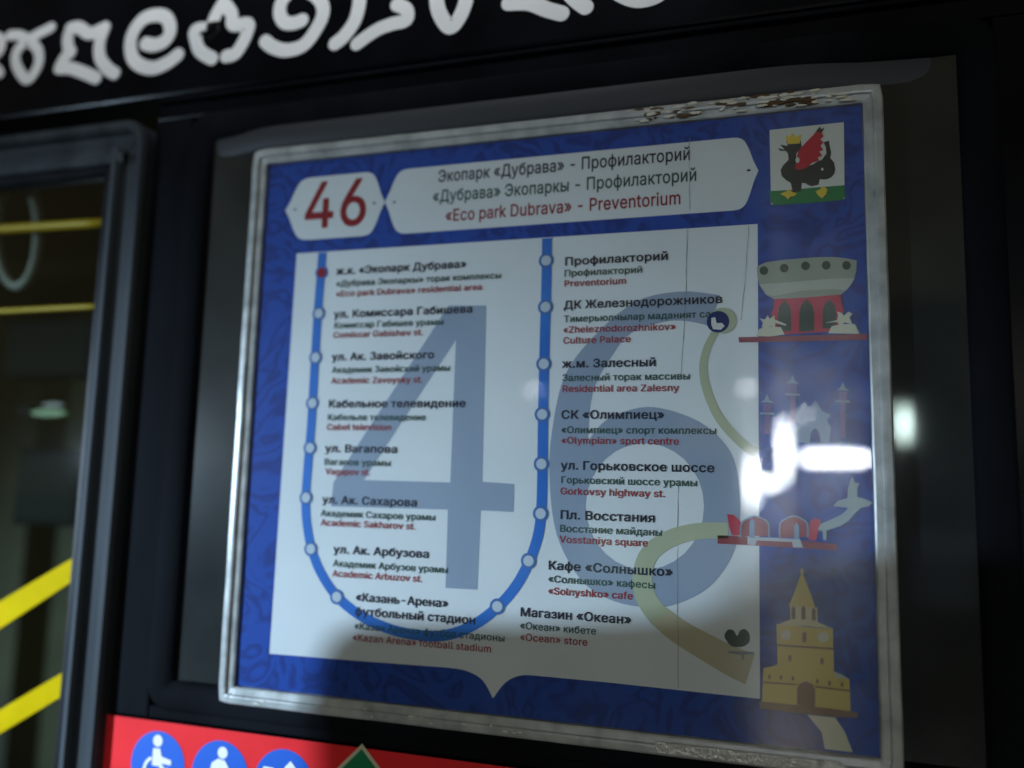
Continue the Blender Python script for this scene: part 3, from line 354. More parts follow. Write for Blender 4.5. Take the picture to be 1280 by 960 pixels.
'r':(136,['23 -5 56 -6 60 -5 62 -2 63 118 64 130 71 143 84 153 99 157 121 155 126 157 128 162 128 192 124 198 104 198 89 196 76 191 64 181 62 182 61 192 56 196 26 196 21 192 20 0']),
's':(188,['75 -9 95 -10 113 -8 128 -4 140 2 153 11 160 19 167 31 171 43 171 58 168 73 161 86 153 94 140 102 128 107 75 121 65 127 61 133 61 143 66 151 75 157 90 160 105 159 115 155 124 146 129 136 133 133 163 139 166 141 168 146 165 156 158 168 150 178 133 190 113 197 95 198 78 197 63 194 50 188 38 180 28 169 22 158 18 146 18 131 21 116 28 105 36 96 48 88 60 83 115 68 123 64 127 58 128 48 122 38 110 32 95 29 78 30 65 35 57 43 52 56 48 59 18 53 13 51 12 46 16 31 22 21 30 11 40 3 50 -2']),
't':(120,['71 -7 86 -8 101 -7 109 -5 113 0 106 30 101 33 86 31 76 32 71 38 69 48 69 155 71 157 101 158 106 159 108 163 108 190 103 196 71 196 69 198 69 235 66 241 31 241 28 240 26 235 26 196 3 196 -2 193 -3 163 1 158 23 158 26 155 26 45 28 33 31 23 38 10 46 3 56 -3']),
'u':(211,['78 -8 96 -8 114 -5 129 2 141 12 143 10 144 -3 146 -5 179 -6 184 -3 185 190 181 195 149 196 143 192 142 75 141 62 136 50 127 40 116 34 101 31 89 32 78 37 69 47 65 57 63 72 62 192 56 196 26 196 21 192 20 67 24 40 32 22 44 8 59 -2']),
'v':(201,['78 -5 114 -6 119 -2 191 188 191 192 189 195 151 196 147 192 99 56 96 56 47 192 41 196 9 196 3 192 3 188 75 0']),
'w':(290,['66 -5 99 -6 102 -5 105 -2 141 127 179 -2 184 -6 214 -6 219 -4 278 188 276 194 271 196 241 196 238 195 235 192 199 61 164 190 161 195 126 196 121 192 86 66 84 66 49 192 44 196 11 196 6 193 6 188 63 0']),
'y':(201,['32 -78 56 -78 74 -73 89 -62 101 -45 108 -30 191 187 191 192 189 195 154 196 150 195 147 192 99 56 96 56 47 192 41 196 9 196 3 192 3 187 75 0 67 -23 59 -35 51 -38 31 -37 25 -40 18 -70 21 -75']),
'z':(196,['18 -5 168 -6 173 -4 175 0 175 27 173 32 171 34 75 35 171 162 172 190 169 195 23 196 19 192 18 162 21 156 115 155 16 26 15 0']),
'«':(207,['81 20 119 19 125 22 125 27 123 30 60 105 124 181 125 187 121 190 81 190 13 110 10 105 13 100', '150 20 189 19 194 22 194 27 192 30 130 105 194 182 194 187 189 191 150 190 82 110 80 105 82 100']),
'»':(207,['10 20 13 19 51 20 121 102 121 107 119 110 53 188 48 191 13 191 8 187 8 182 72 105 8 28 7 25', '79 20 115 19 120 20 191 102 190 107 189 110 123 187 118 190 80 190 77 187 77 182 141 105 78 29 76 25']),
'А':(246,['5 -5 8 -6 46 -5 48 -2 71 63 73 65 168 64 193 -4 198 -6 231 -6 235 -5 237 -2 237 3 144 255 141 260 101 260 96 258 3 3 3 -2', '88 105 86 108 118 203 121 202 153 108 151 105']),
'В':(234,['27 -5 123 -6 153 -3 170 1 185 9 195 18 205 30 211 42 214 57 215 75 212 92 206 105 198 117 188 126 176 132 177 135 192 148 200 160 205 178 204 200 200 215 193 229 183 240 168 250 150 257 128 260 30 260 25 258 24 0', '70 35 68 38 68 108 70 109 125 109 138 108 148 105 155 101 167 88 171 75 171 60 165 49 155 40 145 37 130 35', '70 149 68 152 68 218 70 220 133 219 148 214 156 205 161 192 161 178 156 165 145 155 135 151 125 149']),
'Г':(207,['27 -5 63 -6 66 -5 68 0 68 218 70 220 188 221 190 223 191 227 191 255 188 260 30 260 25 258 24 0']),
'Д':(290,['13 -60 46 -61 51 -59 53 -55 53 -7 56 -6 231 -6 231 -55 233 -59 238 -61 268 -61 273 -58 275 -55 274 30 272 33 268 34 248 34 246 35 246 38 246 253 243 259 81 260 76 258 64 123 60 95 54 73 46 51 36 36 33 34 16 34 10 30 10 -55', '88 34 86 35 97 63 105 103 116 218 118 220 201 220 202 218 202 35 201 34']),
'З':(221,['92 -8 113 -9 133 -7 151 -1 166 7 178 17 189 29 197 44 200 59 200 82 197 94 192 104 186 114 178 121 161 132 179 149 188 167 192 189 191 202 188 214 176 234 161 248 143 258 121 263 103 264 86 261 66 255 51 247 40 237 30 224 23 209 21 194 21 187 26 183 58 183 63 187 66 202 74 212 86 219 103 224 118 223 131 219 140 212 146 202 148 192 148 182 146 174 141 165 133 158 121 153 111 151 83 150 79 149 77 144 77 117 78 113 81 111 111 110 126 108 136 104 146 97 155 84 157 69 155 57 146 44 136 37 126 33 111 31 96 32 81 36 69 44 63 52 59 69 56 71 21 72 16 69 15 67 16 54 21 39 28 27 36 17 46 9 61 0 76 -5']),
'К':(239,['27 -5 63 -6 68 -2 68 108 73 109 95 109 98 108 182 -5 225 -6 230 -2 230 1 228 5 134 130 134 132 224 250 226 255 223 260 183 260 178 259 95 150 93 150 70 150 68 152 67 258 63 260 30 260 25 258 24 0']),
'О':(273,['117 -8 143 -9 165 -5 188 3 208 17 224 34 238 56 246 79 252 107 252 137 249 167 241 192 229 214 214 232 195 247 173 258 150 263 125 264 100 259 80 251 60 238 43 220 29 199 20 174 15 149 14 117 18 89 25 64 37 42 54 22 73 7 93 -3', '120 34 105 38 90 47 80 57 70 72 63 87 59 104 58 127 59 149 62 164 68 179 77 194 88 206 100 214 113 219 128 222 143 221 160 217 175 209 186 199 196 184 203 169 208 149 209 127 208 107 205 92 198 74 190 60 180 49 168 41 153 35 138 33']),
'П':(264,['27 -5 63 -6 66 -5 68 0 68 218 70 220 73 220 188 220 190 218 190 0 193 -5 195 -6 228 -6 233 -4 234 0 234 252 233 259 228 260 30 260 25 258 24 0']),
'С':(261,['117 -8 140 -9 163 -6 183 1 200 11 216 24 229 42 237 59 242 79 241 84 238 86 203 86 198 82 190 61 178 47 168 41 158 36 135 32 113 35 95 43 80 57 68 74 62 92 58 112 58 134 60 157 66 174 73 189 83 202 98 213 110 218 123 221 140 222 155 219 170 213 184 202 193 189 199 172 201 169 238 168 242 172 240 184 233 204 225 219 212 234 198 245 183 254 168 259 148 263 125 264 100 259 78 250 58 237 43 220 29 199 20 174 15 147 14 117 18 89 25 64 38 41 54 22 73 7 93 -3']),
'Т':(230,['93 -5 128 -6 132 -5 134 0 134 218 136 220 211 220 213 222 214 227 214 255 211 260 16 260 11 258 10 225 13 220 88 220 90 218 90 0']),
'Э':(261,['105 -8 131 -9 154 -5 176 3 196 17 212 34 226 56 235 79 240 107 241 137 237 167 229 192 217 214 203 232 184 247 161 257 139 263 116 264 94 261 74 254 55 244 41 232 27 214 18 194 13 174 14 171 19 168 54 169 56 172 64 192 77 207 86 213 96 218 119 222 141 219 159 212 174 199 186 181 193 162 195 152 194 150 96 150 94 149 91 144 91 114 96 110 196 109 192 87 184 69 171 52 157 42 146 36 131 33 116 33 101 35 86 41 72 52 63 64 57 82 54 86 19 86 14 84 13 82 16 64 24 47 33 32 44 20 56 10 71 1 89 -5']),
'а':(201,['66 -9 85 -10 103 -8 118 -1 130 8 132 6 133 -2 138 -6 168 -6 172 -4 174 -2 174 126 172 148 166 163 155 178 143 187 128 194 110 197 93 198 75 196 58 191 43 183 31 173 21 161 15 148 15 143 18 140 50 131 55 133 63 146 73 154 85 158 103 159 113 157 120 154 126 148 130 141 132 128 130 123 120 120 70 113 48 107 27 96 20 88 14 78 10 66 9 48 12 33 18 21 28 8 38 1 53 -6', '70 31 60 36 55 41 53 46 53 58 58 67 68 73 80 77 130 85 132 83 130 58 126 48 118 39 108 33 98 30 83 29']),
'б':(212,['90 -9 112 -10 135 -5 155 6 172 23 184 41 192 63 195 91 192 116 185 138 173 158 157 173 140 183 120 187 97 186 75 177 55 161 55 166 64 183 77 194 97 200 142 206 155 210 164 216 172 224 178 236 180 253 180 257 177 260 145 260 141 256 139 246 135 243 87 236 72 232 60 226 47 218 35 206 26 191 20 176 14 146 11 106 12 76 18 51 30 28 47 9 67 -3', '90 31 80 35 72 40 65 48 60 58 56 68 54 81 56 106 64 126 70 134 78 141 95 148 105 149 117 148 127 144 135 138 142 131 147 121 152 98 152 83 150 68 142 49 130 36 122 32 112 29 100 29']),
'в':(202,['23 -5 114 -6 131 -5 144 -2 156 3 166 10 175 20 181 31 184 42 185 55 183 68 179 78 171 88 164 94 154 100 165 108 173 118 177 130 177 145 175 158 171 165 166 173 156 181 139 190 114 195 26 196 21 193 20 0', '64 34 61 35 61 78 121 78 134 73 140 65 141 57 141 48 136 40 129 36 116 34', '64 116 61 118 61 155 114 155 126 151 131 148 134 143 135 135 133 128 128 122 121 119 109 116']),
'г':(158,['23 -5 56 -6 60 -5 62 -2 63 155 146 156 149 158 151 162 151 190 147 195 26 196 21 192 20 0']),
'д':(220,['3 -60 36 -61 41 -59 43 -55 43 -7 46 -6 169 -6 171 -10 171 -58 176 -61 206 -61 211 -59 213 -55 213 30 209 34 184 35 184 190 181 195 176 196 56 196 50 193 41 98 34 60 29 48 20 35 4 34 1 30 0 -55', '69 34 68 35 76 58 80 80 89 155 141 155 142 35 139 34']),
'е':(208,['91 -9 107 -10 125 -9 140 -5 155 2 167 11 177 21 184 33 188 46 185 51 152 59 148 56 140 42 132 36 120 30 102 29 90 31 77 37 67 46 61 56 57 66 55 78 185 79 190 80 191 83 191 108 188 128 183 146 175 162 165 174 150 186 135 193 115 197 95 198 77 195 60 188 45 177 32 164 23 148 15 128 12 108 11 86 14 66 20 46 29 28 40 16 55 3 72 -5', '57 116 55 118 58 128 63 138 70 146 85 156 102 159 120 156 132 149 141 136 147 118 145 116']),
'з':(178,['70 -7 86 -8 103 -7 116 -4 131 2 142 10 152 20 158 30 162 43 162 60 157 75 148 88 133 98 134 100 147 113 153 125 155 143 151 160 143 173 131 185 118 192 101 197 86 198 68 196 56 193 43 187 33 180 24 170 18 160 14 148 14 138 18 135 51 135 55 138 57 148 63 154 76 160 88 161 96 160 103 157 108 152 112 145 113 133 111 128 106 122 98 118 91 115 68 114 65 113 63 108 63 85 66 80 98 77 108 73 115 65 118 58 118 50 116 44 111 38 103 33 96 31 78 30 68 33 59 38 54 43 52 50 48 53 16 54 10 50 10 43 13 30 19 20 26 12 36 5 46 -1']),
'и':(211,['23 -5 26 -6 59 -5 141 119 143 -2 145 -5 149 -6 179 -6 184 -3 185 0 185 190 182 195 151 196 146 194 64 70 62 192 56 196 26 196 21 193 20 0']),
'й':(211,['23 -5 26 -6 59 -5 141 119 143 -2 145 -5 149 -6 179 -6 184 -3 185 0 185 190 182 195 151 196 146 194 64 70 62 192 56 196 26 196 21 193 20 0', '87 213 99 211 114 211 126 215 138 222 147 232 154 245 158 260 158 265 156 269 151 271 126 270 124 268 122 255 119 251 111 246 104 244 94 246 87 250 84 255 81 268 79 270 54 271 49 268 47 265 49 252 56 235 69 222']),
'к':(194,['23 -5 56 -6 60 -5 62 -2 64 73 81 72 142 -5 184 -6 189 -3 190 0 188 5 115 98 187 185 189 190 186 195 181 196 141 195 74 114 71 114 64 114 63 115 62 192 56 196 26 196 21 193 20 0']),
'л':(206,['0 -5 23 -5 41 -1 55 10 65 25 70 40 75 65 81 155 137 155 138 -2 143 -6 173 -6 178 -4 180 0 180 190 178 194 173 196 46 196 41 193 39 190 35 88 31 57 28 45 22 38 16 35 1 34 -2 30 -3 0']),
'м':(274,['23 -5 56 -6 62 -2 63 115 64 118 115 -2 119 -6 146 -6 150 -5 152 -2 204 121 205 -2 207 -5 211 -6 244 -5 247 0 246 193 241 196 196 196 192 195 190 192 144 82 134 53 123 82 77 192 71 196 24 195 21 192 20 188 20 0']),
'н':(210,['23 -5 56 -6 60 -5 62 -2 63 75 64 77 66 77 139 77 141 75 142 -2 144 -5 149 -6 179 -6 183 -2 184 190 181 195 146 196 142 192 141 117 64 117 62 192 56 196 26 196 21 193 20 0']),
'о':(214,['89 -9 110 -10 130 -7 147 0 160 8 172 20 183 36 191 53 195 73 196 96 194 121 188 141 179 158 167 173 152 185 135 193 117 197 97 198 80 195 65 190 49 181 36 168 25 153 18 136 13 116 11 93 13 71 18 51 26 33 40 16 55 4 72 -5', '92 30 82 34 75 39 67 47 62 56 57 68 55 81 54 96 56 111 63 133 75 149 82 154 92 158 112 158 122 156 131 151 139 143 145 133 150 122 153 108 154 93 152 78 150 66 145 53 132 38 125 33 115 30 105 29']),
'п':(210,['23 -5 56 -6 60 -5 62 -2 64 155 141 155 142 -2 144 -5 149 -6 179 -6 183 -2 184 190 181 194 176 196 26 196 21 193 20 0']),
'р':(218,['23 -76 56 -77 60 -76 62 -74 64 12 76 1 94 -8 114 -10 134 -8 151 -2 166 8 181 24 190 39 197 59 201 81 201 109 197 131 189 151 178 169 164 182 149 191 126 197 99 197 81 191 71 184 64 176 62 179 62 191 59 195 26 196 22 194 20 191 20 -71', '99 31 89 34 81 40 74 49 69 59 63 84 64 114 71 136 76 144 84 151 99 158 119 158 129 155 139 149 146 141 151 131 157 106 157 76 149 54 144 45 136 38 129 33 119 30']),
'с':(204,['89 -9 107 -10 122 -8 137 -4 152 3 165 12 175 23 182 36 187 51 185 56 182 57 155 64 150 64 147 61 140 46 130 36 117 31 100 29 87 32 77 37 68 46 62 56 57 68 55 81 54 96 56 111 59 123 64 136 71 146 80 153 90 157 100 159 112 158 122 156 130 152 137 145 142 138 146 128 150 125 182 133 186 136 186 141 180 156 174 166 165 176 155 184 142 191 117 197 97 198 80 195 65 190 49 181 36 168 25 153 18 136 13 116 11 93 13 71 18 51 26 33 40 16 55 4 72 -5']),
'т':(169,['63 -5 96 -6 100 -5 102 -2 103 155 106 156 158 156 163 158 165 162 165 190 162 195 3 196 -2 192 -3 162 1 157 58 156 60 155 60 0']),
'у':(201,['32 -78 56 -78 74 -73 89 -62 101 -45 108 -30 191 187 191 192 189 195 154 196 150 195 147 192 99 56 96 56 47 192 41 196 9 196 3 192 3 187 75 0 67 -23 59 -35 51 -38 31 -37 25 -40 18 -70 21 -75']),
'ф':(245,['101 -76 135 -77 140 -75 141 -71 141 -11 142 -10 160 -7 172 -3 187 6 199 16 210 29 219 46 224 61 227 79 227 101 224 124 218 144 208 161 195 176 180 187 162 194 141 199 141 254 139 259 135 260 105 260 100 258 98 254 98 199 80 195 67 191 52 183 40 172 29 159 21 144 15 129 12 109 11 86 14 64 20 46 30 28 42 13 60 1 75 -6 98 -11 98 -71', '95 28 85 31 77 36 65 50 57 69 53 94 57 119 61 131 66 141 80 155 87 159 97 161 98 31 97 28', '142 28 141 31 141 159 142 161 152 159 160 155 172 141 178 131 182 119 185 94 182 69 173 49 160 35 152 31']),
'х':(195,['7 -5 10 -6 49 -5 93 62 95 64 140 -5 178 -6 183 -4 185 0 184 3 120 95 180 186 182 190 180 193 175 196 138 195 109 152 95 129 53 195 15 196 10 194 8 190 10 185 70 98 5 3 4 0']),
'ц':(214,['169 -60 204 -60 206 -59 208 -55 208 30 204 34 186 34 184 35 183 193 179 196 146 196 144 195 141 190 141 35 139 34 66 34 63 35 63 190 61 194 56 196 24 195 21 193 20 188 21 -2 26 -6 164 -6 166 -7 166 -10 166 -55']),
'ч':(207,['141 -5 174 -6 179 -4 180 0 179 192 174 196 144 196 139 193 138 190 138 100 136 98 124 95 99 93 89 94 79 98 70 105 66 112 63 125 62 192 56 196 24 195 20 190 21 120 24 103 30 88 37 78 46 69 56 63 69 57 81 55 99 53 116 54 136 57 138 55 138 0']),
'ш':(292,['23 -5 259 -6 264 -4 266 0 266 190 264 194 259 196 229 196 224 192 223 190 223 35 165 35 164 190 161 195 159 196 129 196 124 194 122 190 122 35 64 34 63 190 61 194 56 196 24 195 21 192 20 188 20 0']),
'ы':(261,['23 -5 111 -6 124 -5 139 -1 154 6 167 18 176 32 181 48 182 68 178 88 169 103 156 114 141 122 124 127 64 128 63 190 59 195 26 196 21 193 20 190 20 0', '195 -5 229 -6 234 -3 235 0 235 190 234 193 229 196 196 195 192 190 192 0', '64 34 64 88 116 87 129 82 137 73 140 62 139 53 134 45 126 39 111 34']),
'ь':(200,['23 -5 111 -6 124 -5 139 -1 154 6 167 18 176 32 181 48 182 68 178 88 169 103 156 114 141 122 124 127 64 128 63 190 59 195 26 196 21 193 20 190 20 0', '64 34 64 88 116 87 129 82 137 73 140 62 139 53 134 45 126 39 111 34']),
'ю':(298,['174 -9 189 -10 204 -9 219 -5 231 0 241 6 253 16 263 28 269 38 278 66 281 86 281 103 279 121 275 136 270 148 260 163 252 173 241 182 219 194 204 197 189 198 164 195 141 186 131 178 121 168 106 146 96 115 64 114 61 116 61 191 56 196 24 195 21 193 20 188 20 1 22 -4 26 -6 56 -6 60 -4 61 1 61 73 64 75 94 75 97 73 102 53 108 38 114 28 124 16 134 7 146 -1 161 -6', '176 31 166 34 159 40 151 48 145 58 139 83 140 111 147 133 159 148 166 154 176 158 196 158 206 156 215 151 223 143 230 133 234 123 237 108 238 93 237 78 234 66 229 53 224 45 216 38 209 33 199 30 189 29']),
'я':(199,['4 -5 8 -6 46 -5 90 65 128 65 130 62 130 -2 135 -6 165 -6 170 -4 172 0 172 190 170 194 165 196 90 196 70 194 55 191 43 186 35 181 25 172 17 160 11 145 10 130 11 115 15 103 23 91 30 82 45 73 2 3 2 -2', '73 105 60 111 54 120 53 128 53 138 60 149 70 154 83 157 128 157 130 155 130 105 128 103 88 103'])}
GLYPH_PLAIN={' ':(94,[]),
'-':(233,['54 89 170 88 172 89 174 94 174 124 172 127 167 128 55 128 52 125 51 121 51 94']),
'D':(257,['27 -5 118 -6 148 -2 170 6 185 14 203 29 215 45 228 70 235 98 237 128 235 158 229 182 218 205 204 225 185 241 173 248 158 254 130 259 30 260 25 258 24 0', '70 35 68 38 68 218 70 220 118 220 135 217 148 213 163 205 173 195 183 181 189 162 193 143 193 120 191 100 184 78 178 66 169 55 158 47 145 41 120 35']),
'E':(215,['27 -5 188 -6 193 -2 193 30 190 34 70 35 68 38 69 108 178 108 182 110 184 115 184 143 183 146 180 148 70 149 69 150 68 218 70 220 188 220 192 225 192 255 190 259 185 260 30 260 25 258 24 0']),
'P':(228,['27 -5 63 -6 68 -2 68 85 70 87 125 87 153 91 168 98 179 105 190 115 199 128 206 145 210 162 210 180 208 198 203 213 194 227 183 240 170 248 150 256 125 260 30 260 25 258 24 0', '70 127 68 130 68 218 70 220 130 219 144 215 155 207 163 192 166 173 163 155 160 147 155 140 143 132 130 128']),
'a':(201,['66 -9 85 -10 103 -8 118 -1 130 8 132 6 133 -2 138 -6 168 -6 172 -4 174 -2 174 126 172 148 166 163 155 178 143 187 128 194 110 197 93 198 75 196 58 191 43 183 31 173 21 161 15 148 15 143 18 140 50 131 55 133 63 146 73 154 85 158 103 159 113 157 120 154 126 148 130 141 132 128 130 123 120 120 70 113 48 107 27 96 20 88 14 78 10 66 9 48 12 33 18 21 28 8 38 1 53 -6', '70 31 60 36 55 41 53 46 53 58 58 67 68 73 80 77 130 85 132 83 130 58 126 48 118 39 108 33 98 30 83 29']),
'b':(218,['101 -9 126 -9 146 -4 166 8 181 24 193 46 199 71 201 101 197 131 188 153 176 171 161 184 144 193 121 198 96 196 79 189 64 176 63 256 61 258 56 260 24 260 21 257 20 253 21 -2 22 -4 26 -6 59 -5 62 -2 62 8 64 12 71 5 81 -2 91 -7', '99 31 89 34 81 40 74 48 69 58 63 83 64 113 71 136 76 144 84 151 99 158 119 158 129 155 139 149 146 141 151 131 157 106 156 76 149 53 144 45 136 38 129 33 119 30']),
'c':(204,['89 -9 107 -10 122 -8 137 -4 152 3 165 12 175 23 182 36 187 51 185 56 182 57 155 64 150 64 147 61 140 46 130 36 117 31 100 29 87 32 77 37 68 46 62 56 57 68 55 81 54 96 56 111 59 123 64 136 71 146 80 153 90 157 100 159 112 158 122 156 130 152 137 145 142 138 146 128 150 125 182 133 186 136 186 141 180 156 174 166 165 176 155 184 142 191 117 197 97 198 80 195 65 190 49 181 36 168 25 153 18 136 13 116 11 93 13 71 18 51 26 33 40 16 55 4 72 -5']),
'e':(208,['91 -9 107 -10 125 -9 140 -5 155 2 167 11 177 21 184 33 188 46 185 51 152 59 148 56 140 42 132 36 120 30 102 29 90 31 77 37 67 46 61 56 57 66 55 78 185 79 190 80 191 83 191 108 188 128 183 146 175 162 165 174 150 186 135 193 115 197 95 198 77 195 60 188 45 177 32 164 23 148 15 128 12 108 11 86 14 66 20 46 29 28 40 16 55 3 72 -5', '57 116 55 118 58 128 63 138 70 146 85 156 102 159 120 156 132 149 141 136 147 118 145 116']),
'i':(89,['23 -5 58 -6 61 -5 63 0 63 190 61 194 58 196 26 196 23 195 20 190 20 0', '31 218 41 215 51 217 61 222 66 230 69 240 68 250 61 260 53 266 43 268 33 267 23 261 17 252 15 242 16 232 23 223']),
'k':(196,['23 -5 56 -6 60 -5 62 -2 63 68 76 80 144 -5 186 -6 189 -5 192 0 190 5 109 108 184 185 186 188 185 192 183 195 179 196 139 195 64 118 63 255 59 260 26 260 21 258 20 255 20 0']),
'm':(311,['23 -5 56 -6 60 -5 62 -2 63 120 64 132 69 143 76 151 86 157 99 159 109 158 119 154 126 147 130 138 132 -2 136 -6 166 -6 171 -5 174 0 175 132 179 144 186 152 196 157 209 159 221 157 231 153 237 148 241 138 242 -2 245 -5 249 -6 282 -5 284 0 284 132 281 155 271 174 261 185 251 191 239 196 226 199 206 198 189 193 174 185 159 170 152 180 144 188 134 194 121 198 104 199 89 196 76 190 64 179 62 182 61 192 59 195 24 195 21 192 20 188 20 0']),
'n':(211,['23 -5 56 -6 60 -5 62 -2 63 112 64 128 69 140 78 150 89 156 104 159 116 157 127 152 135 145 140 132 142 118 143 -2 145 -5 149 -6 179 -6 184 -3 185 120 183 138 180 152 174 166 166 178 156 186 146 192 134 196 119 198 106 198 94 196 81 191 64 178 62 180 61 192 58 195 26 196 21 193 20 0']),
'o':(214,['89 -9 110 -10 130 -7 147 0 160 8 172 20 183 36 191 53 195 73 196 96 194 121 188 141 179 158 167 173 152 185 135 193 117 197 97 198 80 195 65 190 49 181 36 168 25 153 18 136 13 116 11 93 13 71 18 51 26 33 40 16 55 4 72 -5', '92 30 82 34 75 39 67 47 62 56 57 68 55 81 54 96 56 111 63 133 75 149 82 154 92 158 112 158 122 156 131 151 139 143 145 133 150 122 153 108 154 93 152 78 150 66 145 53 132 38 125 33 115 30 105 29']),
'p':(218,['23 -76 56 -77 60 -76 62 -74 64 12 76 1 94 -8 114 -10 134 -8 151 -2 166 8 181 24 190 39 197 59 201 81 201 109 197 131 189 151 178 169 164 182 149 191 126 197 99 197 81 191 71 184 64 176 62 179 62 191 59 195 26 196 22 194 20 191 20 -71', '99 31 89 34 81 40 74 49 69 59 63 84 64 114 71 136 76 144 84 151 99 158 119 158 129 155 139 149 146 141 151 131 157 106 157 76 149 54 144 45 136 38 129 33 119 30']),
'r':(136,['23 -5 56 -6 60 -5 62 -2 63 118 64 130 71 143 84 153 99 157 121 155 126 157 128 162 128 192 124 198 104 198 89 196 76 191 64 181 62 182 61 192 56 196 26 196 21 192 20 0']),
't':(120,['71 -7 86 -8 101 -7 109 -5 113 0 106 30 101 33 86 31 76 32 71 38 69 48 69 155 71 157 101 158 106 159 108 163 108 190 103 196 71 196 69 198 69 235 66 241 31 241 28 240 26 235 26 196 3 196 -2 193 -3 163 1 158 23 158 26 155 26 45 28 33 31 23 38 10 46 3 56 -3']),
'u':(211,['78 -8 96 -8 114 -5 129 2 141 12 143 10 144 -3 146 -5 179 -6 184 -3 185 190 181 195 149 196 143 192 142 75 141 62 136 50 127 40 116 34 101 31 89 32 78 37 69 47 65 57 63 72 62 192 56 196 26 196 21 192 20 67 24 40 32 22 44 8 59 -2']),
'v':(201,['78 -5 114 -6 119 -2 191 188 191 192 189 195 151 196 147 192 99 56 96 56 47 192 41 196 9 196 3 192 3 188 75 0']),
'«':(207,['81 20 119 19 125 22 125 27 123 30 60 105 124 181 125 187 121 190 81 190 13 110 10 105 13 100', '150 20 189 19 194 22 194 27 192 30 130 105 194 182 194 187 189 191 150 190 82 110 80 105 82 100']),
'»':(207,['10 20 13 19 51 20 121 102 121 107 119 110 53 188 48 191 13 191 8 187 8 182 72 105 8 28 7 25', '79 20 115 19 120 20 191 102 190 107 189 110 123 187 118 190 80 190 77 187 77 182 141 105 78 29 76 25']),
'Д':(290,['13 -60 46 -61 51 -59 53 -55 53 -7 56 -6 231 -6 231 -55 233 -59 238 -61 268 -61 273 -58 275 -55 274 30 272 33 268 34 248 34 246 35 246 38 246 253 243 259 81 260 76 258 64 123 60 95 54 73 46 51 36 36 33 34 16 34 10 30 10 -55', '88 34 86 35 97 63 105 103 116 218 118 220 201 220 202 218 202 35 201 34']),
'П':(264,['27 -5 63 -6 66 -5 68 0 68 218 70 220 73 220 188 220 190 218 190 0 193 -5 195 -6 228 -6 233 -4 234 0 234 252 233 259 228 260 30 260 25 258 24 0']),
'Э':(261,['105 -8 131 -9 154 -5 176 3 196 17 212 34 226 56 235 79 240 107 241 137 237 167 229 192 217 214 203 232 184 247 161 257 139 263 116 264 94 261 74 254 55 244 41 232 27 214 18 194 13 174 14 171 19 168 54 169 56 172 64 192 77 207 86 213 96 218 119 222 141 219 159 212 174 199 186 181 193 162 195 152 194 150 96 150 94 149 91 144 91 114 96 110 196 109 192 87 184 69 171 52 157 42 146 36 131 33 116 33 101 35 86 41 72 52 63 64 57 82 54 86 19 86 14 84 13 82 16 64 24 47 33 32 44 20 56 10 71 1 89 -5']),
'а':(201,['66 -9 85 -10 103 -8 118 -1 130 8 132 6 133 -2 138 -6 168 -6 172 -4 174 -2 174 126 172 148 166 163 155 178 143 187 128 194 110 197 93 198 75 196 58 191 43 183 31 173 21 161 15 148 15 143 18 140 50 131 55 133 63 146 73 154 85 158 103 159 113 157 120 154 126 148 130 141 132 128 130 123 120 120 70 113 48 107 27 96 20 88 14 78 10 66 9 48 12 33 18 21 28 8 38 1 53 -6', '70 31 60 36 55 41 53 46 53 58 58 67 68 73 80 77 130 85 132 83 130 58 126 48 118 39 108 33 98 30 83 29']),
'б':(212,['90 -9 112 -10 135 -5 155 6 172 23 184 41 192 63 195 91 192 116 185 138 173 158 157 173 140 183 120 187 97 186 75 177 55 161 55 166 64 183 77 194 97 200 142 206 155 210 164 216 172 224 178 236 180 253 180 257 177 260 145 260 141 256 139 246 135 243 87 236 72 232 60 226 47 218 35 206 26 191 20 176 14 146 11 106 12 76 18 51 30 28 47 9 67 -3', '90 31 80 35 72 40 65 48 60 58 56 68 54 81 56 106 64 126 70 134 78 141 95 148 105 149 117 148 127 144 135 138 142 131 147 121 152 98 152 83 150 68 142 49 130 36 122 32 112 29 100 29']),
'в':(202,['23 -5 114 -6 131 -5 144 -2 156 3 166 10 175 20 181 31 184 42 185 55 183 68 179 78 171 88 164 94 154 100 165 108 173 118 177 130 177 145 175 158 171 165 166 173 156 181 139 190 114 195 26 196 21 193 20 0', '64 34 61 35 61 78 121 78 134 73 140 65 141 57 141 48 136 40 129 36 116 34', '64 116 61 118 61 155 114 155 126 151 131 148 134 143 135 135 133 128 128 122 121 119 109 116']),
'и':(211,['23 -5 26 -6 59 -5 141 119 143 -2 145 -5 149 -6 179 -6 184 -3 185 0 185 190 182 195 151 196 146 194 64 70 62 192 56 196 26 196 21 193 20 0']),
'й':(211,['23 -5 26 -6 59 -5 141 119 143 -2 145 -5 149 -6 179 -6 184 -3 185 0 185 190 182 195 151 196 146 194 64 70 62 192 56 196 26 196 21 193 20 0', '87 213 99 211 114 211 126 215 138 222 147 232 154 245 158 260 158 265 156 269 151 271 126 270 124 268 122 255 119 251 111 246 104 244 94 246 87 250 84 255 81 268 79 270 54 271 49 268 47 265 49 252 56 235 69 222']),
'к':(194,['23 -5 56 -6 60 -5 62 -2 64 73 81 72 142 -5 184 -6 189 -3 190 0 188 5 115 98 187 185 189 190 186 195 181 196 141 195 74 114 71 114 64 114 63 115 62 192 56 196 26 196 21 193 20 0']),
'л':(206,['0 -5 23 -5 41 -1 55 10 65 25 70 40 75 65 81 155 137 155 138 -2 143 -6 173 -6 178 -4 180 0 180 190 178 194 173 196 46 196 41 193 39 190 35 88 31 57 28 45 22 38 16 35 1 34 -2 30 -3 0']),
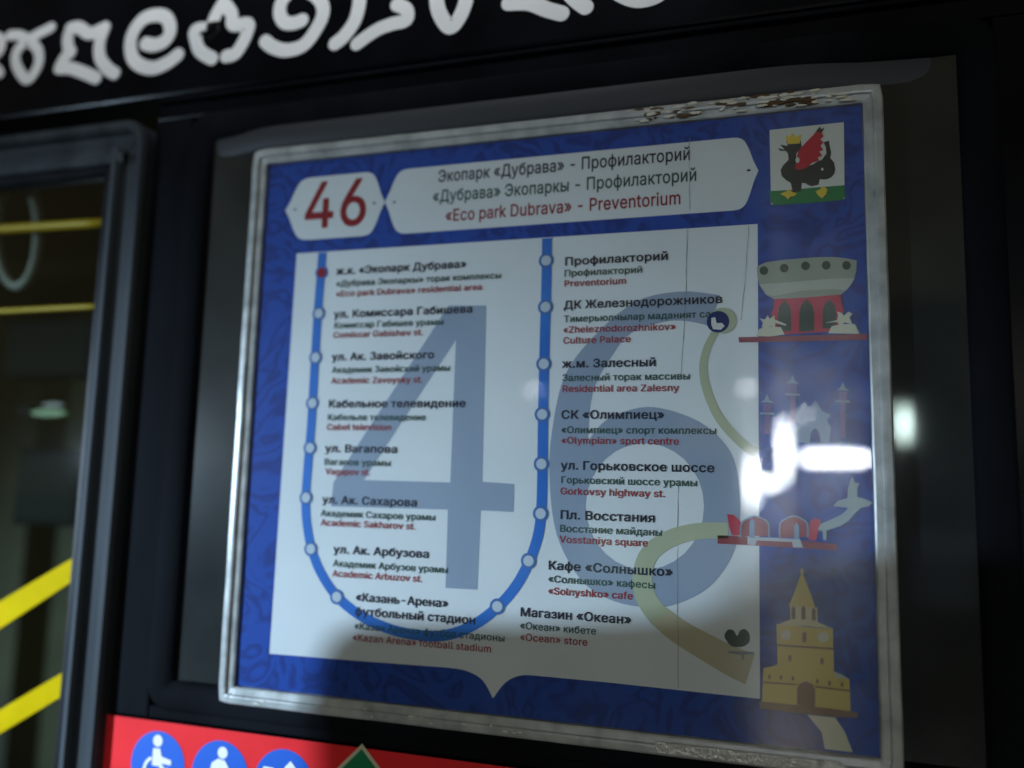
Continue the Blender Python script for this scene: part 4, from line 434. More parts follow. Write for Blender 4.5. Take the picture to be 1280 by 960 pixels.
'о':(214,['89 -9 110 -10 130 -7 147 0 160 8 172 20 183 36 191 53 195 73 196 96 194 121 188 141 179 158 167 173 152 185 135 193 117 197 97 198 80 195 65 190 49 181 36 168 25 153 18 136 13 116 11 93 13 71 18 51 26 33 40 16 55 4 72 -5', '92 30 82 34 75 39 67 47 62 56 57 68 55 81 54 96 56 111 63 133 75 149 82 154 92 158 112 158 122 156 131 151 139 143 145 133 150 122 153 108 154 93 152 78 150 66 145 53 132 38 125 33 115 30 105 29']),
'п':(210,['23 -5 56 -6 60 -5 62 -2 64 155 141 155 142 -2 144 -5 149 -6 179 -6 183 -2 184 190 181 194 176 196 26 196 21 193 20 0']),
'р':(218,['23 -76 56 -77 60 -76 62 -74 64 12 76 1 94 -8 114 -10 134 -8 151 -2 166 8 181 24 190 39 197 59 201 81 201 109 197 131 189 151 178 169 164 182 149 191 126 197 99 197 81 191 71 184 64 176 62 179 62 191 59 195 26 196 22 194 20 191 20 -71', '99 31 89 34 81 40 74 49 69 59 63 84 64 114 71 136 76 144 84 151 99 158 119 158 129 155 139 149 146 141 151 131 157 106 157 76 149 54 144 45 136 38 129 33 119 30']),
'т':(169,['63 -5 96 -6 100 -5 102 -2 103 155 106 156 158 156 163 158 165 162 165 190 162 195 3 196 -2 192 -3 162 1 157 58 156 60 155 60 0']),
'у':(201,['32 -78 56 -78 74 -73 89 -62 101 -45 108 -30 191 187 191 192 189 195 154 196 150 195 147 192 99 56 96 56 47 192 41 196 9 196 3 192 3 187 75 0 67 -23 59 -35 51 -38 31 -37 25 -40 18 -70 21 -75']),
'ф':(245,['101 -76 135 -77 140 -75 141 -71 141 -11 142 -10 160 -7 172 -3 187 6 199 16 210 29 219 46 224 61 227 79 227 101 224 124 218 144 208 161 195 176 180 187 162 194 141 199 141 254 139 259 135 260 105 260 100 258 98 254 98 199 80 195 67 191 52 183 40 172 29 159 21 144 15 129 12 109 11 86 14 64 20 46 30 28 42 13 60 1 75 -6 98 -11 98 -71', '95 28 85 31 77 36 65 50 57 69 53 94 57 119 61 131 66 141 80 155 87 159 97 161 98 31 97 28', '142 28 141 31 141 159 142 161 152 159 160 155 172 141 178 131 182 119 185 94 182 69 173 49 160 35 152 31']),
'ы':(261,['23 -5 111 -6 124 -5 139 -1 154 6 167 18 176 32 181 48 182 68 178 88 169 103 156 114 141 122 124 127 64 128 63 190 59 195 26 196 21 193 20 190 20 0', '195 -5 229 -6 234 -3 235 0 235 190 234 193 229 196 196 195 192 190 192 0', '64 34 64 88 116 87 129 82 137 73 140 62 139 53 134 45 126 39 111 34']),
'4':(232,['139 -5 170 -5 175 -4 177 0 177 47 207 47 210 48 212 53 212 80 211 85 207 87 177 88 177 158 175 162 172 164 140 164 135 160 135 87 64 88 160 251 160 258 155 260 122 260 119 258 14 80 14 53 17 48 135 47 135 0']),
'6':(232,['103 -8 119 -9 137 -6 152 -1 164 7 176 17 186 29 194 44 198 57 200 79 197 102 190 122 180 137 164 150 147 158 124 162 104 162 166 252 166 257 162 260 127 260 122 258 50 152 37 127 29 102 26 82 28 62 33 44 42 28 54 13 69 2 84 -5', '102 31 93 34 85 39 78 47 73 54 68 72 68 84 70 94 77 109 89 121 107 127 124 126 139 119 147 112 152 104 158 87 158 74 156 64 149 48 137 36 129 32 119 30'])}
TITLES=['Экопарк «Дубрава» - Профилакторий', '«Дубрава» Экопаркы - Профилакторий', '«Eco park Dubrava» - Preventorium']
LINES=[('B', 'ж.к. «Экопарк Дубрава»', 420.2, 343.7, 582.3),
('T', '«Дубрава Экопаркы» торак комплексы', 420.2, 358.6, 625.6),
('E', '«Eco park Dubrava» residential area', 420, 371.3, 601.8),
('B', 'ул. Комиссара Габишева', 417.5, 397.6, 590.1),
('T', 'Комиссар Габишев урамы', 417.5, 410.8, 553.5),
('E', 'Comissar Gabishev st.', 416.5, 422.7, 528),
('B', 'ул. Ак. Завойского', 415, 450.9, 542),
('T', 'Академик Завойский урамы', 415, 466.3, 561.8),
('E', 'Academic Zavoysky st.', 414.2, 479.8, 527.5),
('B', 'Кабельное телевидение', 410.6, 509.4, 581.5),
('T', 'Кабельле телевидение', 409.4, 525.4, 531.5),
('E', 'Cabel television', 408.6, 537.5, 488.7),
('B', 'ул. Вагапова', 406.6, 565, 496.3),
('T', 'Вагапов урамы', 405.2, 581, 487.9),
('E', 'Vagapov st.', 407, 593, 462),
('B', 'ул. Ак. Сахарова', 403, 628.9, 521),
('T', 'Академик Сахаров урамы', 401, 645, 543.6),
('E', 'Academic Sakharov st.', 401, 656.8, 519),
('B', 'ул. Ак. Арбузова', 417, 691, 536),
('T', 'Академик Арбузов урамы', 416.5, 707.7, 559.6),
('E', 'Academic Arbuzov st.', 415.6, 720.4, 527.5),
('B', '«Казань-Арена»', 444.6, 750.8, 559.6),
('B', 'футбольный стадион', 443.8, 768.5, 594.2),
('T', '«Казан Арена» футбол стадионы', 442.9, 786, 630.8),
('E', '«Kazan Arena» football stadium', 440.9, 800, 613.9),
('B', 'Профилакторий', 705.6, 332, 834.5),
('T', 'Профилакторий', 705, 346, 802),
('E', 'Preventorium', 705, 358.8, 782),
('B', 'ДК Железнодорожников', 704.5, 386.5, 902),
('T', 'Тимерьюлчылар маданият сарае', 704.5, 403, 911),
('E', '«Zheleznodorozhnikov»', 703.8, 416.6, 843.4),
('E', 'Culture Palace', 703.8, 430, 787.2),
('B', 'ж.м. Залесный', 702.6, 459.8, 819.3),
('T', 'Залесный торак массивы', 702.6, 476.4, 861.5),
('E', 'Residential area Zalesny', 702.6, 490.2, 847.4),
('B', 'СК «Олимпиец»', 701.4, 523.4, 829.4),
('T', '«Олимпиец» спорт комплексы', 701.4, 541.4, 894.3),
('E', '«Olympian» sport centre', 701.4, 554.5, 847.4),
('B', 'ул. Горьковское шоссе', 701, 586.6, 892),
('T', 'Горьковский шоссе урамы', 701, 603.8, 870.4),
('E', 'Gorkovsy highway st.', 700.2, 617.8, 830.3),
('B', 'Пл. Восстания', 699.8, 648.3, 818),
('T', 'Восстание майданы', 699.3, 664.5, 826.8),
('E', 'Vosstaniya square', 699.3, 678, 808.8),
('B', 'Кафе «Солнышко»', 685, 711.5, 839.9),
('T', '«Солнышко» кафесы', 685, 727.5, 818),
('E', '«Solnyshko» cafe', 685, 742.4, 789.8),
('B', 'Магазин «Океан»', 650, 769.7, 788.4),
('T', '«Океан» кибете', 650, 785.7, 744.3),
('E', '«Ocean» store', 650, 800, 733.6)]
_cache = {}
def glyph(font, c):
    key = (id(font), c)
    if key not in _cache:
        adv, ls = font[c]; loops = []
        for s in ls:
            q = [int(v) for v in s.split()]; loops.append([(q[i] / 500, q[i + 1] / 500) for i in range(0, len(q), 2)])
        if loops:
            big = max(loops, key=lambda l: abs(area(l))); sg = 1 if area(big) > 0 else -1
        P_ = []; T_ = []
        def inside(p, l):
            r = False
            for i in range(len(l)):
                a, b = l[i - 1], l[i]
                if (a[1] > p[1]) != (b[1] > p[1]) and p[0] < (b[0] - a[0]) * (p[1] - a[1]) / (b[1] - a[1]) + a[0]: r = not r
            return r
        for l in loops:
            if area(l) * sg <= 0: continue
            pts, tr = tess([l] + [h for h in loops if area(h) * sg < 0 and inside(h[0], l)])
            T_ += [tuple(i + len(P_) for i in (t if area([pts[i] for i in t]) > 0 else t[::-1])) for t in tr]; P_ += pts
        _cache[key] = (adv / 500, P_, T_)
    return _cache[key]
def text(name, font, s, x, y, width, cap, z, mt, parent=None):
    total = sum(glyph(font, c)[0] for c in s); sx = width / total; sy = cap / 0.515; cx = 0; V = []; Fc = []
    for c in s:
        adv, pts, tr = glyph(font, c); k_ = len(V)
        V += [W(x + (cx + a) * sx, y + b * sy, z) for a, b in pts]; Fc += [tuple(k_ + i for i in t) for t in tr]; cx += adv
    return link(name, V, Fc, mt, parent)
# ================================================================ THE BUS SIDE (structure of the view)
bus = thing('city_bus', 'black city bus side with white ornamental lettering, glazed door and dark window', 'bus')
bus.location = (0, 0, 0)
WX0, WX1, WY0, WY1 = -0.083, 0.583, -0.478, 0.052          # window opening
box('fascia_panel', -1.2, 1.6, 0.0785, 0.9, -0.03, 0.004, 'black', bus, 0.003)
box('fascia_lip', -0.128, 1.6, 0.0735, 0.0775, -0.03, 0.0030, 'matte', bus, 0.001)
box('header_rail', -0.128, 1.6, WY1 + 0.004, 0.0725, -0.03, 0.0, 'black', bus, 0.002)
box('pillar', -0.1285, WX0 - 0.004, -0.4925, WY1 + 0.0035, -0.03, 0.0, 'matte', bus, 0.002)
box('side_panel', WX1 + 0.004, 1.6, -0.4925, WY1 + 0.0035, -0.03, 0.0, 'black', bus, 0.002)
box('sill_rail', WX0 - 0.0035, WX1 + 0.0035, -0.4925, WY0 - 0.004, -0.03, 0.0, 'matte', bus, 0.002)
box('skirt_panel', -0.1285, 1.6, -1.3, -0.4935, -0.03, 0.0, 'black', bus, 0.002)
box('red_band', -0.134, 1.6, -0.74, -0.4940, 0.0002, 0.0010, 'red', bus, 0.0004)
pane = box('window_pane', WX0 - 0.003, WX1 + 0.003, WY0 - 0.003, WY1 + 0.003, -0.012, -0.006, 'pane', bus)
gp = [(-0.0165, -0.006), (-0.0155, -0.003), (-0.012, -0.0005), (-0.006, 0.0012), (0.0, 0.0016), (0.005, 0.0012), (0.008, 0.0006), (0.009, -0.0004)]
gask = ringsweep('window_gasket', WX0 + 0.002, WX1 - 0.002, WY0 + 0.002, WY1 - 0.002, 0.014, gp, 'matte', bus, True)
mp_ = []
for i in range(9): mp_.append((-0.0150 * math.cos(math.pi * i / 8), 0.0055 * math.sin(math.pi * i / 8)))
V = []; Fc = []; nn = 40
for i in range(nn + 1):
    x = WX0 + 0.004 + (WX1 - WX0 - 0.008) * i / nn; e_ = min(1, i / 5, (nn - i) / 9); e_ = e_ * e_ * (3 - 2 * e_)
    V += [W(x, 0.0305 + a, -0.0068 + (b + 0.0015) * e_) for a, b in mp_]
for i in range(nn):
    for j in range(8): q = i * 9 + j; Fc.append((q, q + 9, q + 10, q + 1))
link('window_moulding', V, Fc, 'moulding', bus, True)
# door: aluminium leaf frame with two ribs and a channel, rubber seal, tinted glass
DX, DY = -0.150, 0.036
dp_ = [(-0.0215, -0.012), (-0.0215, 0.006), (-0.020, 0.009), (-0.014, 0.010), (-0.0115, 0.007), (-0.010, 0.002), (0.004, 0.001), (0.008, 0.003), (0.0100, 0.010), (0.0125, 0.0125), (0.018, 0.0125), (0.0205, 0.009), (0.021, -0.012)]
door = ringsweep('door', -0.90, DX, -1.3, DY, 0.006, dp_, 'alu', bus)
ringsweep('door_seal', -0.888, DX - 0.022, -1.288, DY - 0.022, 0.006, [(-0.0085, -0.012), (-0.0085, 0.003), (-0.006, 0.006), (-0.002, 0.006), (0.0, 0.003), (0.0, -0.012)], 'rubber', door)
box('door_glass', -0.885, DX - 0.024, -1.285, DY - 0.024, -0.006, -0.003, 'door_glass', door)
# inside the door
box('inner_wall', -1.6, 0.1, -1.3, 0.9, -0.52, -0.50, 'interior', bus)
def bar(name, a, b, c, d, z, th, mt):
    q = px([a, b, c, d], z); V = [W(x, y, z) for x, y in q] + [W(x, y, z - th) for x, y in q]
    return link(name, V, [(0, 1, 2, 3), (7, 6, 5, 4), (0, 4, 5, 1), (1, 5, 6, 2), (2, 6, 7, 3), (3, 7, 4, 0)], mt, bus)
for y0, y1, wd in ((286, 278, 0.0048), (388, 382, 0.0026)):
    a = at(-80, y0 + 5, -0.03); b = at(136, y1, -0.03)
    tube('handrail', [W(a[0] + (b[0] - a[0]) * t / 8, a[1] + (b[1] - a[1]) * t / 8, -0.03) for t in range(9)], wd, 'yellow_dim', bus)
bar('step_edge', (-80, 799), (-80, 838), (97, 722), (97, 694), -0.015, 0.003, 'yellow')
bar('step_edge', (-80, 935), (-80, 965), (86, 865), (86, 836), -0.015, 0.003, 'yellow')
hp = [(c[0], c[1]) for c in px([(22 + 26 * math.cos(t * math.pi / 12), 290 + 68 * math.sin(t * math.pi / 12)) for t in range(24)], -0.05)]
tube('grab_handle', [W(x, y, -0.05) for x, y in hp], 0.0055, 'strap', bus, closed=True)
for cx, cy, rx, ry, mm in ((60, 516, 22, 5, 'led'), (30, 513, 8, 5, 'seat'), (66, 506, 14, 3, 'lamp_housing')):
    sheet('indicator_light' if mm == 'led' else 'wall_switch', px([(cx + rx * math.cos(t * math.pi / 8), cy + ry * math.sin(t * math.pi / 8)) for t in range(16)][::-1], -0.12), -0.12, mm, bus, 0.004)
# seat back seen dimly through the glass
for a, b_ in (((8, 400), (112, 470)), ((20, 560), (96, 660))):
    q = px([a, b_], -0.2); box('seat_back', q[0][0], q[1][0], q[1][1], q[0][1], -0.23, -0.20, 'seat', bus, 0.01)
# ornamental white letters on the fascia, each letter one stroke figure
ZL = 0.0046
S5 = lambda l, ox: [(ox + a / 5.333, b / 5.333) for a, b in l]
letters = [
    [([(-14, 42), (-6, 46), (1, 50), (0, 62), (-8, 70)], 15), ([(-12, 82), (-4, 86), (0, 92)], 13)],
    [([(12, 44), (24, 44), (35, 48), (50, 41), (64, 34)], 14), ([(34, 50), (21, 64), (20, 80), (30, 97), (38, 97), (48, 80), (47, 62), (35, 50)], 15)],
    [(S5([(470, 190), (450, 260), (458, 335)], 0), 17), (S5([(472, 345), (430, 385), (395, 452)], 0), 17), (S5([(395, 455), (470, 455), (560, 485), (640, 520)], 0), 17), (S5([(470, 190), (530, 185), (600, 225), (700, 185)], 0), 17), (S5([(700, 185), (665, 290), (670, 390), (720, 460), (765, 490)], 0), 17)],
    [(S5([(970, 290), (1030, 300), (1100, 270), (1135, 200), (1110, 120), (1040, 100), (950, 130), (880, 230), (870, 340), (910, 420), (1010, 455), (1110, 420), (1185, 365)], 0), 18)],
    [(S5([(315, 15), (265, 100), (240, 170), (235, 205), (180, 190), (125, 205), (130, 260), (160, 340), (240, 390)], 220), 17), (S5([(315, 15), (370, 90), (380, 165), (480, 160), (470, 230), (430, 310), (390, 360), (335, 375)], 220), 17)],
    [(S5([(840, 135), (780, 155), (720, 145), (690, 80), (710, 0), (780, -60), (880, -60), (960, 0), (980, 90), (930, 200), (850, 300), (740, 335), (650, 315), (595, 275)], 220), 17)],
    [(S5([(1225, -60), (1220, 30), (1190, 140), (1120, 240), (1060, 290)], 220), 17), ([(446, 55), (470, 38), (490, 30), (508, 25), (508, 12), (496, 6)], 16)],
    [([(546, -22), (546, 4), (552, 22), (563, 34), (574, 22), (582, 2), (584, -20)], 17)],
    [([(636, 4), (662, 4), (684, 12), (702, 17)], 17), ([(700, -24), (716, -4), (732, 9)], 17)],
    [([(762, -22), (775, -8), (798, 0), (822, -6), (836, -20)], 17)],
    [([(880, -40), (900, -26), (925, -26)], 17)]]
for lt in letters:
    root = None
    for k_, (P, w_) in enumerate(lt):
        P = smooth_line(P, 5); Q = [at(x, y, ZL) for x, y in P]
        wm = w_ * 0.00079
        o = sheet('letter_stroke' if root else 'letter', stroke(Q, wm), ZL + 0.00015 * k_, 'lettering', root or bus, 0.0005 + 0.00015 * k_)
        root = root or o
# ================================================================ SIGN HOLDER
holder = thing('sign_holder', 'milky plastic sign holder with peeling top edge, fixed on the dark bus window', 'sign holder')
box('back_plate', -0.004, 0.504, -0.461, 0.004, -0.0055, -0.0016, 'holder', holder)
HP = [(0.0005, -0.0055), (0.0005, 0.0026), (0.0018, 0.0034), (0.0062, 0.0040), (0.0070, 0.0060), (0.0085, 0.0063), (0.0125, 0.0059), (0.0138, 0.0046), (0.0140, -0.0055)]
ringsweep('rim', 0.0, 0.5, -0.4573, 0.0, 0.0012, HP, 'holder', holder, wob=0.00018, square=True)
box('clear_cover', -0.0003, 0.5003, -0.4576, 0.0003, 0.0021, 0.0031, 'cover', holder)
# crumpled clear foil left on the lower right rim, rust and paint flakes on the top rim
foil = mat('crumpled_foil', (0.5, 0.48, 0.42), 0.38, 0.4); M['foil'] = mottle(foil, (0.33, 0.34, 0.32), (0.5, 0.5, 0.47), 300, bump=0.4, bdist=0.001)
V = []; Fc = []; nx_, ny_ = 130, 7
for i in range(nx_ + 1):
    for j in range(ny_ + 1):
        V.append(W(0.352 + 0.125 * i / nx_, -0.4618 - (0.0085 if j else random.uniform(-.001, .002)) * max(j, .3) / ny_ * (1 - .25 * random.random() * (j == ny_)), 0.0066 + (random.uniform(-0.00016, 0.00016) if 0 < j < ny_ else -0.0004)))
for i in range(nx_):
    for j in range(ny_): k_ = i * (ny_ + 1) + j; Fc.append((k_, k_ + 1, k_ + ny_ + 2, k_ + ny_ + 1))
link('foil_strip', V, Fc, 'foil', holder)
def chips(name, mt, n, x0, x1, y0, y1, smin, smax, z, seed):
    rnd = random.Random(seed); V = []; Fc = []
    for _ in range(n):
        x = rnd.uniform(x0, x1); y = rnd.uniform(y0, y1); s = rnd.uniform(smin, smax); el = rnd.uniform(1.2, 5.0); k_ = len(V); m_ = 7; zt = z + rnd.uniform(0.0002, 0.0006)
        c = [(x + s * el * rnd.uniform(.6, 1) * math.cos(2 * math.pi * i / m_), y + s * rnd.uniform(.5, 1) * math.sin(2 * math.pi * i / m_)) for i in range(m_)]
        V += [W(a, b, zt + rnd.uniform(-.00015, .0003)) for a, b in c] + [W(a, b, z - 0.0008) for a, b in c]
        V.append(W(x, y, zt + 0.0002)); t = len(V) - 1
        for i in range(m_): Fc += [(k_ + i, k_ + (i + 1) % m_, t), (k_ + i, k_ + m_ + i, k_ + m_ + (i + 1) % m_, k_ + (i + 1) % m_)]
    o = link(name, V, Fc, mt, holder); o['kind'] = 'stuff'; return o
chips('rust_patches', 'rust', 34, 0.335, 0.470, 0.0012, 0.0125, 0.0008, 0.0022, 0.0060, 3)
chips('paint_flakes', 'flake', 46, 0.330, 0.498, 0.0015, 0.0130, 0.0006, 0.0019, 0.0063, 5)
chips('lower_paint_flakes', 'flake', 16, 0.02, 0.33, -0.4690, -0.4610, 0.0004, 0.0012, 0.0060, 9)
# ================================================================ ROUTE POSTER
poster = thing('route_poster', 'blue and white bus route 46 poster listing stops in the plastic holder', 'poster')
sheet('printed_sheet', [(0, 0), (0, -0.4573), (0.5, -0.4573), (0.5, 0)], 0.0, 'blue', poster, 0.0012)
z1, z2, z3, z4, z5, z6 = [0.0002 * i for i in range(1, 7)]
# stop list panel with its ogee point at the bottom
pan = px([(371, 317)]) + px([(337, 817), (460, 827)]) + px(smooth_line([(560, 834.5), (583, 838.5), (603, 850), (616.3, 873)], 5)) + px(smooth_line([(616.3, 873), (632, 853), (652, 844.2), (680, 845.5)], 5))[1:] + px([(760, 853), (950, 873.5), (947, 280)])
sheet('stop_panel', pan, z1, 'paper', poster)
def plate(name, x0, x1, yt, yb, tipl, tipr, ym):
    """title plate with ogee ends, in sign coordinates"""
    d = (yt - yb)
    def end(xs, xt, sgn):
        e = xt - xs; fr_ = ((0, 0), (.26, .03), (.47, .14), (.64, .38), (.81, .71), (1, 1))
        return smooth_line([(xs + e * a_, yt + (ym - yt) * b_) for a_, b_ in fr_], 4) + smooth_line([(xs + e * a_, yb + (ym - yb) * b_) for a_, b_ in fr_[::-1]], 4)[1:]
    l = end(x0, tipl, -1); r = end(x1, tipr, 1)
    return sheet(name, l + r[::-1], z1, 'paper', poster)
a = at(385, 222); b = at(455, 215); c = at(455, 290); tl = at(357, 262); tr = at(481, 253)
plate('number_plate', a[0] + .004, b[0] + .001, at(420, 219)[1], at(420, 297.5)[1], tl[0], tr[0], at(420, 258)[1])
a = at(510, 212); b = at(918, 175); tl = at(481, 252); tr = at(948, 212)
plate('title_plate', a[0] + .001, b[0] - .001, at(700, 193)[1], at(700, 278.5)[1], tl[0], tr[0], at(700, 234)[1])
for q in ((369, 262), (468, 254), (493, 253), (936, 213)):
    c = at(*q); sheet('plate_dot', [(c[0], c[1] + .0011), (c[0] - .0019, c[1]), (c[0], c[1] - .0011), (c[0] + .0019, c[1])], z2, 'navy', poster)
a = at(379, 287); b = at(459, 280)
text('route_number', GLYPH_PLAIN, '46', a[0] - .001, a[1] + .0008, b[0] - a[0] + .004, 0.0415, z2, 'number_red', poster)
for s_, q, xr, mt_ in ((TITLES[0], (547.3, 226.5), (864, 201), 'navy'), (TITLES[1], (540.6, 252), (871.9, 227), 'green_ink'), (TITLES[2], (556.3, 277), (852, 255), 'number_red')):
    a = at(*q); b = at(*xr); text('title_line', GLYPH_PLAIN, s_, a[0], (a[1] + b[1]) / 2, b[0] - a[0], 0.0103, z2, mt_, poster)
# large pale 46 printed under the list
big4 = px([(561, 382), (608, 382), (603, 602), (643, 605), (642, 640), (601, 638), (597, 737), (557, 735), (560, 637), (414, 633), (417, 603)][::-1])
hole = px([(570, 425), (563, 603), (455, 600)])
sheet('watermark_digit', [big4, hole], z2, 'watermark', poster)
o6 = smooth_line([(900, 369), (851, 364.5), (795, 377), (743, 420), (706, 470), (690, 540), (687, 600), (696, 668), (724, 722), (757, 747), (797, 758), (839, 757), (885, 735), (915, 695), (925, 650), (923, 597), (910, 560), (874, 527), (818, 509), (776, 516), (752, 530), (735, 552)], 5)
o6b = smooth_line([(735, 552), (741, 491), (765, 445), (790, 416), (832, 402), (862, 402), (888, 408)], 5)
i6 = [(806 + 74 * math.cos(math.radians(t)), 633 + 79 * math.sin(math.radians(t))) for t in range(0, 360, 12)]
o6 = [p for p in o6[:-1]] + o6b
sheet('watermark_digit', [px(o6), px(i6)], z2, 'watermark', poster)
# olive road ribbon linking the landmarks
rb = smooth_line(px([(897, 410), (884, 435), (879, 462), (886, 495), (903, 528), (930, 556), (946, 566)]), 6)
strip('road_ribbon', rb, [0.0052 + 0.0022 * i / len(rb) for i in range(len(rb))], z3, 'olive', poster)
rb = smooth_line(px([(910, 663), (872, 664), (838, 673), (812, 692), (803, 720), (808, 748), (825, 772)]), 6)
strip('road_ribbon', rb, [0.011 + 0.005 * i / len(rb) for i in range(len(rb))], z3, 'olive', poster)
rb = smooth_line(px([(823, 769), (850, 790), (888, 812), (916, 827), (938, 836)]), 6)
strip('road_ribbon', rb, [0.016 + 0.007 * i / len(rb) for i in range(len(rb))], z2 + .0001, 'tan', poster)
sheet('road_ribbon', px([(1009, 893), (1044, 897), (1056, 915), (1066, 940), (1031, 936), (1027, 915)][::-1]), z2, 'cream', poster)
# the blue route line and its stops
rl = smooth_line(px([(403.5, 316), (400, 360), (397, 400), (393, 470), (389.5, 530), (385, 585), (382.5, 625), (384, 655), (390, 687), (402, 717), (422, 746), (452, 770), (490, 787), (530, 794.5), (562, 793), (594, 780), (624, 757), (646, 731), (662, 701), (672, 672), (676.5, 642), (678, 600), (679, 520), (681, 430), (683, 360), (684, 298)]), 5)
strip('route_line', rl, 0.0083, z3, 'route', poster)
for i, q in enumerate([(402.5, 341), (399, 392), (395, 447), (391, 504), (388, 560), (383, 622), (389, 686), (421.5, 746), (683, 326), (682, 384), (680, 455), (678, 518), (677, 580), (676, 642), (661, 701), (622, 758)]):
    c = at(*q); o = sheet('stop_marker', disc(c, 0.0062), z4, 'ring' if i else 'route', poster)
    sheet('marker_centre', disc(c, 0.0041 if i else 0.0045), z5, 'node' if i else 'number_red', o)
# stop names
CAP = {'B': 0.0065, 'T': 0.0053, 'E': 0.0052}; NM = {'B': ('stop_name', 'navy'), 'T': ('stop_name_tatar', 'green_ink'), 'E': ('stop_name_english', 'red_ink')}
for kd, s_, x0, y0, x1 in LINES:
    a = at(x0, y0); b = at(x1, y0); text(NM[kd][0], GLYPH_BOLD if kd == 'B' else GLYPH_MEDIUM, s_, a[0], a[1], b[0] - a[0] + .001, CAP[kd], z4, NM[kd][1], poster)
# faint creases
for l in ([(860, 285), (858, 340), (856, 400), (851, 470)], [(936, 284), (933, 330), (926, 400)], [(848, 600), (847, 700), (848, 860)], [(862, 172), (862, 262)]):
    strip('crease', [(a_ + random.uniform(-.0003, .0003), b_) for a_, b_ in smooth_line(px(l), 7)], [random.uniform(.0001, .0006) for _ in range(7 * (len(l) - 1) + 1)], z2 + 0.00012, 'crease', poster, 0.00005)
def picture(name, label, pieces, zb=None):
    """one printed illustration: first piece is the part, the rest its sub-parts"""
    root = None
    for i, (nm, mt_, pts) in enumerate(pieces):
        z = (zb or z3) + 0.00009 * i
        if area(pts) < 0: pts = pts[::-1]
        o = sheet(name if root is None else nm, pts, z, mt_, root or poster, 0.00007)
        if root is None: root = o; o['label'] = label
    return root
# city crest: dragon on a green ground
C8 = lambda l: zz(l, 760, 80, 3.556)
E8 = lambda x, y, r, ry=None: C8([(x + r * math.cos(t * math.pi / 8), y + (ry or r) * math.sin(t * math.pi / 8)) for t in range(16)])
picture('city_crest', 'small white crest with a black winged dragon', [
    ('field', 'crest', C8([(718, 295), (1048, 260), (1052, 600), (880, 620), (725, 625)])),
    ('ground', 'grass', C8([(719, 566), (800, 562), (900, 552), (1051, 540), (1054, 590), (1040, 606), (880, 620), (740, 628), (722, 615)])),
    ('body', 'dragon', C8([(755, 375), (785, 383), (765, 360), (798, 366), (792, 345), (855, 340), (862, 372), (838, 398), (836, 430), (850, 462), (905, 450), (945, 435), (970, 400), (968, 372), (958, 350), (982, 342), (985, 365), (992, 395), (988, 420), (1005, 440), (1010, 470), (995, 495), (965, 510), (942, 512), (936, 538), (905, 545), (882, 536), (876, 512), (862, 530), (858, 566), (822, 576), (812, 530), (792, 518), (772, 500), (767, 472), (780, 450), (802, 428), (800, 400), (790, 388), (765, 388)])),
    ('coil', 'dragon', E8(958, 472, 52, 44)), ('belly', 'dragon', E8(880, 495, 46, 38)), ('coil_gap', 'crest', E8(952, 470, 6, 6)),
    ('wing', 'wing', C8([(832, 468), (838, 420), (846, 388), (880, 350), (912, 318), (932, 292), (950, 305), (958, 325), (944, 338), (958, 352), (944, 366), (956, 384), (938, 392), (952, 410), (932, 418), (938, 432), (905, 442), (885, 462), (852, 474)])),
    ('wing_tip', 'dragon', C8([(925, 300), (942, 280), (946, 292), (962, 286), (952, 305), (940, 310)])),
    ('highlight', 'crest', E8(842, 430, 9, 13)),
    ('crown', 'gold', C8([(788, 318), (804, 330), (820, 310), (838, 328), (858, 314), (852, 356), (798, 360)])),
    ('claw', 'gold', C8([(765, 580), (790, 570), (805, 562), (820, 572), (840, 578), (828, 590), (810, 592), (800, 604), (785, 590)])),
    ('claw', 'gold', C8([(922, 570), (942, 560), (955, 545), (975, 560), (968, 582), (950, 600), (935, 588)]))])
A4 = lambda l: zz(l, 840, 280, 4.267)
def EA(x, y, r, ry=None): return A4([(x + r * math.cos(t * math.pi / 9), y + (ry or r) * math.sin(t * math.pi / 9)) for t in range(18)])
def arch(x, w_, yt, yb, f): return f([(x - w_, yb), (x - w_, yt + (yb - yt) * .45), (x - w_ * .75, yt + (yb - yt) * .2), (x, yt), (x + w_ * .75, yt + (yb - yt) * .2), (x + w_, yt + (yb - yt) * .45), (x + w_, yb - 3)])
pc = [('bowl', 'stone', A4([(453, 228), (500, 205), (600, 192), (700, 183), (780, 178), (860, 177), (930, 184), (985, 195), (982, 250), (970, 300), (940, 345), (900, 378), (720, 396), (545, 402), (500, 378), (468, 330), (455, 280)])),
      ('bowl_band', 'stone2', A4([(466, 322), (560, 318), (720, 304), (860, 292), (970, 290), (955, 325), (925, 355), (860, 347), (700, 356), (540, 385), (505, 376)]))]
pc += [('round_window', 'bush', EA(x, y, 23)) for x, y in ((490, 250), (598, 237), (712, 225), (822, 222), (930, 223))]
pc += [('pillar_hall', 'pillar', A4([(545, 402), (720, 394), (898, 378), (905, 420), (915, 470), (900, 500), (905, 572), (600, 590), (530, 540), (528, 480), (542, 450)]))]
pc += [('arch_opening', 'bush', arch(x, w_, yt, yb, A4)) for x, w_, yt, yb in ((600, 36, 408, 575), (718, 40, 402, 575), (838, 36, 402, 560))]
